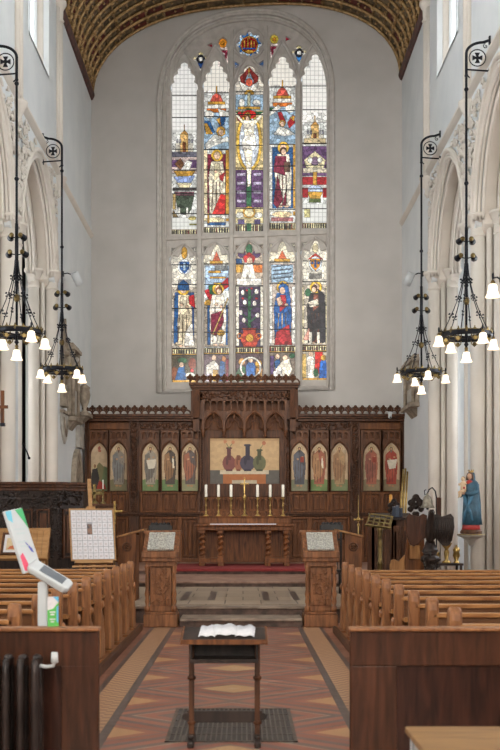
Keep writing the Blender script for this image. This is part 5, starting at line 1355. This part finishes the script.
# prayer desks
def prayer_desk(x0, x1, y, tilt, lab):
    c = (x0+x1)/2; w = (x1-x0)/2
    t = thing('prayer_desk', lab, 'desk', (c, y, .28))
    z1, z2 = 1.17+tilt, 1.17-tilt
    MB().prism([(-w-.02, z1), (-w-.02, z1+.035), (w+.02, z2+.035), (w+.02, z2)], 'y', -.04, .6).build('sloping_top', M['oak_light'], t, bev=.006)
    a, b = (-w+.12, w) if tilt > 0 else (-w, w-.12)
    z = lambda x: 1.17-tilt*x/w
    MB().prism([(a, 0), (b, 0), (b, z(b)), (a, z(a))], 'y', 0, .04).prism([(a, 0), (b, 0), (b, z(b)), (a, z(a))], 'y', .5, .54).box(a, a+.03, 0, .5, 0, z(b)-.05).box(b-.03, b, 0, .5, 0, z(b)-.05).build('end_panel', M['oak_mid'], t, bev=.005)
    m = MB(); cc = (a+b)/2
    m.tube([(cc+.07*math.cos(q), -.005, .95+.07*math.sin(q)) for q in [k*PI/8 for k in range(17)]], .014, 6)
    for k in range(4): m.ball((cc+.03*math.cos(k*PI/2+.8), -.005, .95+.03*math.sin(k*PI/2+.8)), (.022, .01, .022), 6, 4)
    m.build('carved_roundel', M['oak_dark'], t)
prayer_desk(PX(118, 18.3), PX(143, 18.3), 18.3, -.065, 'oak prayer desk with sloping top just left of the left icon stand')
prayer_desk(PX(338, 18.3), PX(362, 18.3), 18.3, .055, 'oak prayer desk with sloping top just right of the right icon stand')
def hchair(px0, px1, y, ztp, lab):
    x0, x1 = PX(px0, y), PX(px1, y); c = (x0+x1)/2; w = (x1-x0)/2
    t = thing('carved_chair', lab, 'chair', (c, y, .28)); H = PZ(ztp, y)-.28
    MB().box(-w, w, .0, .45, .43, .48).build('seat', M['blackm'], t, bev=.008)
    for a in (-w, w-.045):
        MB().box(a, a+.045, .0, .045, 0, H-.03).build('back_post', M['blackm'], t, bev=.005); MB().box(a, a+.045, .4, .445, 0, .43).build('leg', M['blackm'], t, bev=.005)
    m = MB().box(-w+.03, w-.03, .008, .035, H-.12, H).box(-w+.03, w-.03, .008, .035, H-.32, H-.28)
    for k in range(5): m.ball((-w+.07+k*(2*w-.14)/4, .02, H), (.04, .02, .03), 8, 5)
    for k in range(7): m.box(-w+.05+k*(2*w-.1)/6-.008, -w+.05+k*(2*w-.1)/6+.008, .012, .03, .5, H-.1)
    m.build('backrest', M['blackm'], t)
hchair(148.5, 172, 19.6, 524, 'black carved chair with spindle back behind the left icon stand')
hchair(320, 343, 19.6, 523.5, 'black carved chair with spindle back behind the right icon stand')

# ================================================================== RIGHT SIDE FURNITURE
t = thing('brass_lectern', 'brass lectern with pierced slanted book rest standing before the dark stall', 'lectern', (PX(380, 18.9), 18.9, .28), rz=math.radians(-20))
Rr = Matrix.Translation((0, 0, 1.4)) @ Matrix.Rotation(math.radians(7), 4, 'Y') @ Matrix.Rotation(math.radians(-35), 4, 'X')
hl = [[(a, b), (a+.075, b), (a+.075, b+.055), (a, b+.055)] for a in (-.2, -.1, .0, .1) for b in (-.1, -.02, .06)]
MB().plate([(-.23, -.13), (.22, -.13), (.22, .14), (-.23, .14)], hl, 'y', -.012, .012, .004, Rr).box(-.24, .24, -.05, 0, -.15, -.13, Rr).build('pierced_rest', M['brassd'], t)
m = MB().lathe([(.17, 0), (.16, .03), (.06, .07), (.045, .15), (.055, .2), (.04, .25), (.045, .6), (.06, .63), (.04, .67), (.042, 1.2), (.06, 1.25), (.02, 1.38)], (0, 0, 0), 12); m.build('column', M['brassd'], t)
t = thing('choir_stall', 'dark oak choir stall with poppyhead finials against the right side of the chancel', 'stall', (PX(372, 20.6), 20.6, .28))
W_ = PX(412, 20.6)-PX(372, 20.6)
MB().box(0, W_, 0, .05, 0, 1.42).box(0, W_, .05, .75, 0, .12).box(0, .05, 0, .75, 0, 1.35).build('desk_front', M['oak_dark'], t)
MB().prism([(-.08, 1.42), (-.08, 1.46), (.35, 1.56), (.35, 1.52)], 'x', -.03, W_+.02).build('desk_top', M['oak_black'], t, bev=.006)
m = MB()
for k in range(4): m.plate([(.06+k*.18, .15), (.2+k*.18, .15), (.2+k*.18, 1.3), (.06+k*.18, 1.3)], [gothic(.05, .08, .2, 1.15, .13+k*.18, 5)], 'y', -.03, .0, .006)
m.build('arcade_panel', M['oak_dark'], t)
def poppy(x, z, s, lab_):
    m = MB(); m.box(x-.06*s, x+.06*s, 0, .08, 0, z); m.lathe([(.06, 0), (.08, .02), (.05, .06)], (x, .04, z-.02), 10)
    for dx, dz, r in ((0, .3, .07), (-.08, .2, .075), (.08, .2, .075), (-.1, .08, .06), (.1, .08, .06), (0, .14, .07), (-.04, .26, .05), (.04, .26, .05)):
        m.ball((x+dx*s, .04, z+dz*s), (r*s, .05*s, r*s*.9), 8, 6)
        m.tube([(x+dx*s+r*s*.8*math.cos(a), -.01, z+dz*s+r*s*.8*math.sin(a)) for a in [k*PI/5 for k in range(9)]], .012*s, 5)
    m.build('poppyhead', M['oak_black'], t)
poppy(PX(394, 20.6)-t.location.x, 1.55, .8, ''); poppy(W_+.08, 1.55, 1.05, '')
m = MB()
for i, (px, w, h, cc, lab) in enumerate(((394.5, .07, .2, '2c3442', 'dark blue hymn book leftmost on the choir stall desk'), (398, .06, .22, '39414f', 'slate blue hymn book in the middle on the choir stall desk'), (401.5, .065, .18, '272d3a', 'black-blue hymn book rightmost on the choir stall desk'))):
    x = PX(px, 20.5); b = thing('hymn_book', lab, 'book', (x, 20.56, 1.758), 0, 'hymn books on the choir stall')
    MB().box(-w/2, w/2, 0, .03, 0, h).build('cover', plain('book cloth %d' % i, cc, cc, .6), b); MB().box(-w/2+.004, w/2-.002, .004, .026, h, h+.003).build('pages', M['paper'], b)
for i, (xa, xb, yt, lab) in enumerate(((401, 405.6, 468.5, 'tallest gilt taper pole, leftmost of those leaning behind the stall'), (405.2, 408.4, 467.5, 'gilt taper pole in the middle of those leaning behind the stall'), (409, 411, 470.5, 'gilt taper pole, rightmost of those leaning behind the stall'))):
    d = 21.5; za = .28
    p0 = Vector((PX(xa, d)-.12, d+i*.08, za+.02)); p1 = Vector((PX(xb, d), d+.3+i*.08, PZ(yt, d)))
    o = MB().cyl((0, 0, 0), p1-p0, .024, .02, 10).build('taper_pole', M['brass'], None, loc=p0); tag(o, lab, 'pole', 'gilt poles behind the choir stall')
d = 20.9; o = MB().lathe([(.03, 0), (.03, .3), (.004, .31)], (0, 0, 0), 12).build('candle', plain('amber wax', 'c98f3a', 'b57b2c', .5), None, loc=(PX(389.5, d), d-.17, 1.9)); tag(o, 'short amber candle standing on the dark choir stall desk', 'candle')
# eagle lectern
EX, EY = PX(430, 18.0), 18.0
t = thing('eagle_lectern', 'dark carved wooden eagle lectern with spread wings, right of the choir stall', 'lectern', (EX, EY, .28))
m = MB(); rings = []
for z, rx, ry, oy in ((1.02, .05, .05, 0), (1.08, .07, .08, 0), (1.2, .09, .1, -.02), (1.32, .085, .1, -.04), (1.42, .065, .075, -.08), (1.5, .055, .06, -.12), (1.56, .055, .07, -.16), (1.6, .03, .05, -.18)):
    rings.append([(rx*math.cos(a), oy+ry*math.sin(a), z) for a in [k*PI/7 for k in range(14)]])
m.loft(rings); m.cyl((0, -.22, 1.56), (0, -.3, 1.52), .022, .004, 8)
for s in (-1, 1):
    m.tube([(s*.05, 0, 1.04), (s*.07, -.04, .95), (s*.06, -.06, .9)], .03, 8)
m.build('eagle_body', M['oak_black'], t)
for s, mt_ in ((-1, M['mahog']), (1, M['oak_black'])):
    m = MB()
    top = [(.05, 1.5), (.12, 1.53), (.2, 1.48), (.28, 1.5), (.36, 1.53), (.41, 1.47)]
    bot = [(.05, 1.12), (.13, 1.08), (.2, 1.0), (.28, .96), (.35, 1.0), (.41, 1.2)]
    pl = [(s*a, b) for a, b in top]+[(s*a, b) for a, b in bot[::-1]]
    m.prism(pl, 'y', .0, .05)
    if s > 0:
        for k in range(9):
            a = .09+.037*k
            m.tube([(s*a, -.01, 1.46-.002*k), (s*(a+.01), -.025, 1.3), (s*(a-.02), -.02, 1.02+.012*abs(k-5))], [.022, .024, .01], 6)
        for k in range(12): m.ball((s*(.08+.028*k), -.02, 1.45+.01*math.sin(k)), (.025, .015, .035), 6, 4)
    m.build('wing', mt_, t, bev=.008)
m = MB().lathe([(.26, 0), (.25, .08), (.17, .12), (.1, .2), (.08, .3), (.14, .42), (.16, .5), (.09, .58), (.11, .66), (.17, .72), (.16, .78), (.1, .82), (.15, .88), (.12, .93), (.08, 1.03)], (0, 0, 0), 8)
relief(m, (-.14, -.13, .4), (.28, 0, 0), (0, 0, .45), 50, .03, 8)
m.build('carved_pedestal', M['oak_black'], t)
t = thing('clergy_seat', 'reddish oak seat end with scrolled arm in front of the choir stall', 'seat', (PX(405, 19.2), 19.2, .28))
MB().prism([(.0, 0), (.36, 0), (.36, 1.1), (.3, 1.16), (.06, 1.14), (.02, 1.0), (0, .7)], 'y', 0, .05).build('seat_end', M['oak_mid'], t, bev=.012)
MB().prism([(-.28, 0), (.0, 0), (.0, .78), (-.06, .72), (-.12, .66), (-.2, .7), (-.25, .68), (-.28, .6)], 'y', 0, .05).build('scrolled_arm', M['oak_light'], t, bev=.012)
MB().box(.0, .36, .05, .6, .42, .47).build('seat', M['oak_mid'], t); MB().box(.08, .28, -.02, .0, .7, .95).build('cushion_panel', M['oak_light'], t, bev=.008)
# bell on a stand
BX, BY = PX(427.5, 19.9), 19.9
t = thing('bell_stand', 'black iron stand with a curved hook holding a bell behind the eagle lectern', 'stand', (BX+.17, BY, .28))
m = MB().tube([(0, 0, .02), (0, 0, 1.85), (-.02, 0, 1.97), (-.08, 0, 2.04), (-.14, 0, 2.0), (-.17, 0, 1.93)], .014, 8); m.lathe([(.16, 0), (.15, .02), (.03, .05)], (0, 0, 0), 14)
m.tube([(-.17, 0, 1.93), (-.22, 0, 1.9), (-.23, 0, 1.98), (-.2, 0, 2.0)], .01, 6); m.build('hooked_post', M['iron'], t)
MB().box(.0, .09, -.03, .03, 1.25, 1.85).build('wooden_sleeve', M['mahog'], t, bev=.015)
t = thing('bell', 'dull bronze bell hanging from the hooked stand near the right wall', 'bell', (BX, BY, 1.93))
MB().lathe([(.14, 0), (.13, .02), (.1, .07), (.085, .16), (.07, .21), (.03, .24), (.02, .26), (.025, .28)], (0, 0, 0), 18).build('bell_cup', plain('dull bronze', '8f8778', '6a6154', .4, .7, scale=14), t)
MB().ball((0, 0, -.01), .028, 8, 6).build('clapper', M['iron'], t)
# brass vessels on a low table near the right wall
VX = PX(447, 18.7)
t = thing('vessel_table', 'small dark table with brass vessels beside the eagle lectern', 'table', (VX, 18.7, .28))
MB().box(-.3, .3, 0, .45, .6, .64).build('table_top', M['oak_black'], t, bev=.005)
for a in (-.28, .24):
    for b in (.02, .39): MB().box(a, a+.04, b, b+.04, 0, .6).build('leg', M['oak_black'], t)
for dx_, pr, lab in ((-.2, [(.08, 0), (.07, .03), (.03, .06), (.09, .12), (.1, .18), (.06, .24), (.03, .28)], 'round-bellied brass ewer, leftmost of the brass vessels by the right wall'),
                     (.02, [(.09, 0), (.08, .03), (.03, .06), (.05, .2), (.03, .25), (.09, .33), (.1, .36), (.03, .42), (.02, .5)], 'tallest brass vessel, middle of the three by the right wall'),
                     (.2, [(.06, 0), (.05, .02), (.03, .05), (.07, .14), (.05, .2), (.07, .24), (.02, .3)], 'small brass censer, rightmost of the brass vessels by the right wall')):
    v = thing('brass_vessel', lab, 'vessel', (VX+dx_, 18.85, .92), 0, 'brass vessels by the right wall')
    MB().lathe(pr, (0, 0, 0), 16).build('bowl', M['brass'], v); MB().ball((0, 0, pr[-1][1]+.01), .02, 8, 6).build('knob', M['brass'], v)

# ---------------- statue of mother and child on a corbel
SX, SY, SZ = 4.28, 19.55, 1.52
cb = MB().lathe([(.03, -.2), (.06, -.16), (.1, -.1), (.2, -.04), (.26, -.02), (.26, .02)], (0, 0, 0), 8)
co_ = thing('statue_corbel', 'carved stone corbel with gilt edge projecting from the right pier', 'corbel', (SX, SY, SZ-.1))
cb.build('bracket_stone', M['slate'], co_)
MB().lathe([(.2, .02), (.21, .06), (.18, .1)], (0, 0, 0), 8).build('wooden_base', M['oak_dark'], co_); MB().lathe([(.262, -.005), (.268, .005), (.262, .018)], (0, 0, 0), 8).build('gilt_edge', M['brassd'], co_)
st = thing('mother_and_child_statue', 'painted statue of a woman in a blue mantle holding a child, on the right pier', 'statue', (SX, SY, SZ), rz=math.radians(-42))
def drape(m, secs, n=28, fold=.07, fr=9, ph=0, a0=0, a1=2*PI):
    rings = []
    for z, cx_, cy_, rx, ry, fd in secs:
        rings.append([(cx_+rx*(1+fold*fd*math.sin(fr*t_+ph+z*3))*math.cos(t_), cy_+ry*(1+fold*fd*math.sin(fr*t_+ph+z*3))*math.sin(t_), z) for t_ in [a0+(a1-a0)*k/n for k in range(n)]])
    m.loft(rings)
SKIN = plain('painted skin', 'c9a184', 'b98f72', .5)
m = MB(); drape(m, [(0, 0, 0, .165, .14, 1.3), (.05, 0, 0, .16, .135, 1.3), (.3, .01, 0, .135, .12, 1), (.55, .02, 0, .125, .11, .7), (.72, .01, 0, .12, .1, .4), (.84, -.01, 0, .125, .085, .2), (.9, -.01, 0, .09, .07, 0), (.935, -.01, -.0, .04, .04, 0)])
body = m.build('red_gown', plain('red painted robe', 'b03a34', '8f2f2b', .5, scale=6), st)
m = MB(); drape(m, [(.09, .03, .0, .178, .152, 1.4), (.3, .025, -.005, .165, .145, 1.3), (.5, .02, -.005, .155, .14, 1), (.7, .01, 0, .15, .125, .8), (.83, .0, .01, .155, .105, .3), (.89, -.0, .02, .12, .085, .1), (.93, -.005, .025, .075, .065, 0), (1.0, -.01, .03, .07, .07, 0), (1.06, -.01, .025, .06, .065, 0), (1.085, -.01, .02, .03, .03, 0)], fold=.09)
m.build('blue_mantle', plain('blue painted mantle', '35596b', '243f4d', .5, scale=6), st)
m = MB(); m.tube([(-.1, -.1, .7), (-.04, -.15, .55), (.06, -.15, .35), (.1, -.12, .16)], [.03, .035, .03, .02], 8); m.tube([(.1, -.08, .7), (.06, -.15, .52), (-.04, -.155, .3), (-.08, -.14, .14)], [.025, .03, .025, .02], 8); m.build('mantle_fold', plain('blue painted fold', '41708a', '2f5568', .5, scale=6), st, bev=.012)
m = MB(); m.ball((-.01, -.03, 1.0), (.048, .052, .066), 14, 10); m.cyl((-.01, -.01, .92), (-.01, -.02, .97), .026, n=10)
m.cyl((-.01, -.08, 1.005), (-.01, -.09, .992), .006, .009, 6); m.ball((-.03, -.072, 1.01), (.009, .006, .005), 6, 4); m.ball((.01, -.072, 1.01), (.009, .006, .005), 6, 4)
m.build('face', SKIN, st)
m = MB()
for s in (-1, 1): m.tube([(-.01+s*.045, -.03, 1.05), (-.01+s*.058, -.03, .99), (-.01+s*.06, -.03, .93)], .018, 7)
m.tube([(-.055, -.03, 1.045), (-.01, -.05, 1.066), (.035, -.03, 1.045)], .016, 7); m.build('hair', plain('brown painted hair', '5c4030', '43301f', .6), st)
m = MB().lathe([(.05, 1.07), (.052, 1.1)], (-.01, .01, 0), 14)
for k in range(7): a = 2*PI*k/7; m.ball((-.01+.05*math.cos(a), .01+.05*math.sin(a), 1.115), .012, 6, 4)
m.build('gilt_crown', M['brass'], st)
def arm(m, pts, rs):
    m.tube(pts, rs, 9); e = Vector(pts[-1]); d_ = (e-Vector(pts[-2])).normalized()
m = MB(); m.tube([(.12, 0, .84), (.15, -.06, .7), (.08, -.14, .66), (-.02, -.16, .68)], [.045, .05, .042, .032], 9); m.tube([(-.13, 0, .84), (-.17, -.05, .68), (-.14, -.14, .64), (-.09, -.17, .66)], [.045, .05, .042, .03], 9)
m.build('sleeves', M_blue := plain('blue painted sleeve', '35596b', '28485a', .5), st)
def hand(m, c, d, up):
    c, d, up = Vector(c), Vector(d).normalized(), Vector(up).normalized(); sd = d.cross(up)
    m.ball(c+d*.015, (.02, .018, .014), 8, 6)
    for k, (o_, l) in enumerate(((-.012, .03), (-.004, .036), (.004, .034), (.012, .027))):
        p = c+d*.028+sd*o_; m.tube([p, p+d*l*.5, p+d*l*.85-up*.008], [.0048, .0044, .0034], 6)
    p = c+d*.008+sd*-.018; m.tube([p, p+d*.012-sd*.01, p+d*.024-sd*.011], [.0055, .005, .004], 6)
m = MB(); hand(m, (-.03, -.165, .68), (-1, -.1, .2), (0, -1, 0)); hand(m, (-.085, -.175, .665), (.8, -.2, .4), (0, -1, 0)); m.build('hands', SKIN, st)
m = MB()   # child
m.loft([[(-.09+rx*math.cos(t_), -.13+ry*math.sin(t_), z) for t_ in [k*PI/7 for k in range(14)]] for z, rx, ry in ((.7, .05, .05), (.76, .058, .052), (.84, .055, .046), (.89, .045, .036), (.91, .02, .02))])
m.ball((-.09, -.145, .945), (.036, .038, .043), 12, 8); m.cyl((-.09, -.18, .945), (-.09, -.19, .94), .005, .007, 6)
m.tube([(-.13, -.13, .88), (-.165, -.16, .83), (-.15, -.19, .86)], [.018, .016, .012], 7); m.tube([(-.05, -.14, .88), (-.02, -.17, .84), (.0, -.17, .87)], [.018, .016, .012], 7)
m.tube([(-.11, -.15, .73), (-.14, -.2, .7), (-.14, -.2, .62), (-.145, -.225, .6)], [.026, .024, .016, .012], 7); m.tube([(-.07, -.15, .73), (-.09, -.21, .71), (-.095, -.21, .63), (-.1, -.235, .61)], [.026, .024, .016, .012], 7)
m.build('child', plain('cream painted child', 'd8bd9c', 'c7a681', .5), st)
MB().ball((-.09, -.13, .965), (.037, .036, .034), 10, 7).build('child_hair', plain('golden painted hair', '8f6a3c', '755430', .6), st)
MB().ball((-.04, -.19, .78), (.02, .016, .024), 8, 6).build('red_heart', plain('red paint', 'b5262a', '9a1f22', .5), st)

# ================================================================== WALL MONUMENTS AND LAMPS
def LY(px): return (-4.5)*F/(px-HX)
LX = -4.5
def monument(lab, sg, y0, y1, z0, z1, mat):
    t = thing('wall_monument', lab, 'monument', (sg*4.5, (y0+y1)/2, z0)); w = (y1-y0)/2; h = z1-z0
    q = lambda a: -sg*a
    MB().box(q(0), q(.1), -w, w, .12, h-.1).build('slab', mat, t, bev=.01)
    m = MB().box(q(0), q(.22), -w-.06, w+.06, h-.14, h-.04).box(q(0), q(.16), -w, w, h-.04, h+.04)
    m.build('cornice', M['grey_stone'], t, bev=.01); m = MB().box(q(0), q(.24), -w-.06, w+.06, .1, .2)
    m.prism([(q(0), -.12), (q(.18), .1), (q(0), .1)], 'y', -w*.6, w*.6); m.build('shelf', M['grey_stone'], t, bev=.01)
    for s in (-1, 1): MB().cyl((q(.14), s*(w-.08), .2), (q(.14), s*(w-.08), h-.14), .05, n=10).build('column', M['grey_stone'], t)
    m = MB(); m.ball((q(.13), 0, h*.7), (.08, .14, .17), 10, 8); m.ball((q(.15), 0, h*.84), .08, 10, 7); m.ball((q(.12), .12, h*.62), (.07, .1, .08), 8, 6); m.ball((q(.12), -.12, h*.62), (.07, .1, .08), 8, 6); m.box(q(.1), q(.13), -w*.5, w*.5, .3, h*.45)
    m.build('carved_bust', M['slate'], t)
monument('brown stone wall monument with cornice on the left chancel wall', -1, LY(67), 27.65, 4.15, 6.2, M['grey_stone'])
monument('brown stone wall monument on the right chancel wall behind the chandelier', 1, 26.6, 28.1, 4.5, 5.9, M['grey_stone'])
t = thing('pinnacle_monument', 'narrow grey gothic pinnacle monument on the left wall beside the arch', 'monument', (LX, 25.85, 4.5))
m = MB().box(0, .14, -.24, .24, .0, .4).box(0, .1, -.2, .2, .4, 1.5); m.prism([(-.23, 1.5), (.23, 1.5), (0, 2.2)], 'x', 0, .12); m.build('pinnacle', M['grey_stone'], t, bev=.01)
m = MB().ball((.12, 0, .9), (.07, .1, .36), 10, 8); m.ball((.13, 0, 1.32), .08, 8, 6)
for k in range(0): m.ball((.06, -.2+.045*k, 1.56+.13*k), .035, 6, 4); m.ball((.06, .2-.045*k, 1.56+.13*k), .035, 6, 4)
m.build('carved_figure', M['grey_stone'], t)
t = thing('wall_tablet', 'pale shield-shaped memorial tablet on the left wall below the pinnacle', 'tablet', (LX, 26.1, 3.6))
MB().prism([(-.45, .75), (.45, .75), (.4, .35), (.2, .12), (0, 0), (-.2, .12), (-.4, .35)], 'x', 0, .06).build('shield', M['slate'], t, bev=.015)
MB().box(0, .1, -.5, .5, .75, .82).tube([(.07, -.3, .65), (.08, 0, .2), (.07, .3, .65)], .02, 6).build('moulding', M['grey_stone'], t)
t = thing('urn_monument', 'grey stone urn on a ledge on the left wall near the altar screen', 'monument', (LX, 28.35, 3.75))
MB().box(0, .35, -.4, .4, .75, .85).prism([(0, .5), (.3, .75), (0, .75)], 'y', -.3, .3).build('ledge', M['grey_stone'], t, bev=.01)
MB().box(0, .12, -.35, .35, -.1, .5).build('inscription_tablet', M['slate'], t, bev=.01)
MB().lathe([(.1, .85), (.09, .9), (.04, .95), (.12, 1.15), (.16, 1.35), (.13, 1.5), (.16, 1.55), (.05, 1.64), (.03, 1.7)], (.19, 0, 0), 14).build('urn', M['grey_stone'], t)
t = thing('wall_niche', 'small pointed stone niche low on the left wall behind the pulpit', 'niche', (LX, 27.85, 1.6))
MB().plate(gothic(.62, .9, 0, 1.1, 0, 10), [gothic(.42, .62, .08, 1.1, 0, 10)], 'x', 0, .14, .02).build('moulded_arch', M['grey_stone'], t)
MB().plate(gothic(.44, .64, .08, 1.1, 0, 10), [], 'x', 0, .03).tube([(.05, p[0], p[1]) for p in gothic(.2, .3, .1, 1.0, -.2)], .02, 5).tube([(.05, p[0], p[1]) for p in gothic(.2, .3, .1, 1.0, .2)], .02, 5).build('blind_tracery', M['grey_stone'], t)
for sg, lab in ((-1, 'white cylindrical floodlight on the left chancel wall'), (1, 'white cylindrical floodlight on the right chancel wall')):
    t = thing('floodlight', lab, 'light', (sg*4.5, 26.0, 7.72))
    Rf = Matrix.Translation((-sg*.36, 0, 0)) @ Matrix.Rotation(sg*.45, 4, 'Y') @ Matrix.Rotation(math.radians(25), 4, 'X')
    MB().cyl((0, 0, .16), (0, 0, -.16), .1, .11, 18, M=Rf).build('housing', M['white'], t); MB().cyl((0, 0, -.165), (0, 0, -.16), .09, n=18, M=Rf).build('lens', M['silver'], t)
    MB().tube([(0, 0, .12), (-sg*.12, 0, .14), (-sg*.36, 0, .05)], .015, 6).box(0, -sg*.03, -.05, .05, .06, .18).build('arm', M['iron'], t)
t = thing('security_camera', 'small white security camera on the cresting at the right of the altar screen', 'camera', (sx(389), SD-.22, sz(416.6)))
MB().box(-.05, .05, 0, .1, .0, .12).build('mount', M['white'], t, bev=.01); MB().ball((0, .0, -.03), .055, 12, 8).build('dome', M['white'], t); MB().ball((0, -.03, -.045), .03, 10, 6).build('lens', M['blackm'], t)
t = thing('organ_case', 'dark wooden organ case seen through the left arch', 'organ', (-6.0, 25.3, 0))
MB().box(-.8, .62, 0, 1.2, 0, 8.6).build('case', M['oak_black'], t)
MB().box(.5, .58, -.08, .0, 3.4, 8.2).box(.3, .61, -.16, .0, 3.0, 3.2).build('corner_post', M['oak_light'], t, bev=.02)
for k in range(5): MB().cyl((-.5+.17*k, -.08, 3.3), (-.5+.17*k, -.08, 6.4+.2*k), .07, n=12).build('organ_pipe', M['brassd'], t)
m = MB(); MV = .22
m.ball((.42, -.25, 7.6), (.16, .14, .5), 10, 8); m.ball((.42, -.3, 8.2), .13, 10, 7); m.ball((.3, -.2, 7.9), (.2, .08, .3), 8, 6); m.ball((.54, -.2, 7.9), (.12, .08, .3), 8, 6); m.ball((.42, -.2, 7.0), (.1, .1, .3), 8, 6)
m.build('carved_angel', M['oak_black'], t)
t = thing('wooden_cross', 'brown wooden cross on the left pier, half cut by the picture edge', 'cross', (-4.36, 18.9, 3.1))
MB().box(-.03, .03, -.02, .02, .35, .95).build('upright', M['oak_mid'], t, bev=.008); MB().box(-.1, .1, -.025, .015, .62, .68).build('crossbar', M['oak_mid'], t, bev=.008)
MB().box(-.04, .04, -.03, .05, .3, .36).build('wall_fixing', M['iron'], t)
t = thing('wall_hook', 'thin black iron hook rod on the left arch jamb above the pulpit', 'hook', (-4.6, 21.35, 3.0))
MB().tube([(-.1, .1, .3), (.05, -.1, .3), (.1, -.12, .28), (.22, -.16, .05), (.25, -.16, -.04)], .014, 6).build('rod', M['iron'], t); MB().ball((.25, -.16, -.04), .03, 8, 6).build('finial', M['iron'], t)
# real spot lamps of the chandeliers and the wall floodlights, aimed at the altar
def spot(loc, tgt, W_, ang=75, col=(1, .93, .84), size=.12):
    l = bpy.data.lights.new('spot', 'SPOT'); l.energy = W_; l.spot_size = math.radians(ang); l.spot_blend = 1; l.color = col; l.shadow_soft_size = size
    o = bpy.data.objects.new('spot_light', l); COL.objects.link(o); o.location = loc
    o.rotation_euler = (Vector(tgt)-Vector(loc)).to_track_quat('-Z', 'Y').to_euler()
SPW = .56
for sg, y, lb, rz, _z in CH[:4]:
    spot((sg*(RODX-.0), y+.22, 6.85), (sg*-1.5, 30, 8.0), 420*SPW)
    spot((sg*(RODX-.0), y+.22, 6.4), (sg*-.8, 28, 2.2), 330*SPW)
# ================================================================== CAMERA / LIGHT
cam = bpy.data.cameras.new('camera'); co = bpy.data.objects.new('camera', cam); COL.objects.link(co)
co.location = (0, 0, CZ); co.rotation_euler = (PI/2, 0, 0)
cam.sensor_fit = 'AUTO'; cam.sensor_width = 36; cam.lens = 36*F/750
cam.shift_x = (250-HX)/750; cam.shift_y = (HY-375)/750; cam.clip_start = .1; cam.clip_end = 200
cam.dof.use_dof = True; cam.dof.focus_distance = 26; cam.dof.aperture_fstop = 4.0
bpy.context.scene.camera = co
w = bpy.data.worlds.new('world'); bpy.context.scene.world = w; w.use_nodes = True
w.node_tree.nodes['Background'].inputs[0].default_value = (.8, .9, 1, 1); w.node_tree.nodes['Background'].inputs[1].default_value = .5
sc = bpy.context.scene
sc.view_settings.view_transform = 'Standard'; sc.view_settings.look = 'None'; sc.view_settings.gamma = 1
sc.view_settings.exposure = 0.78
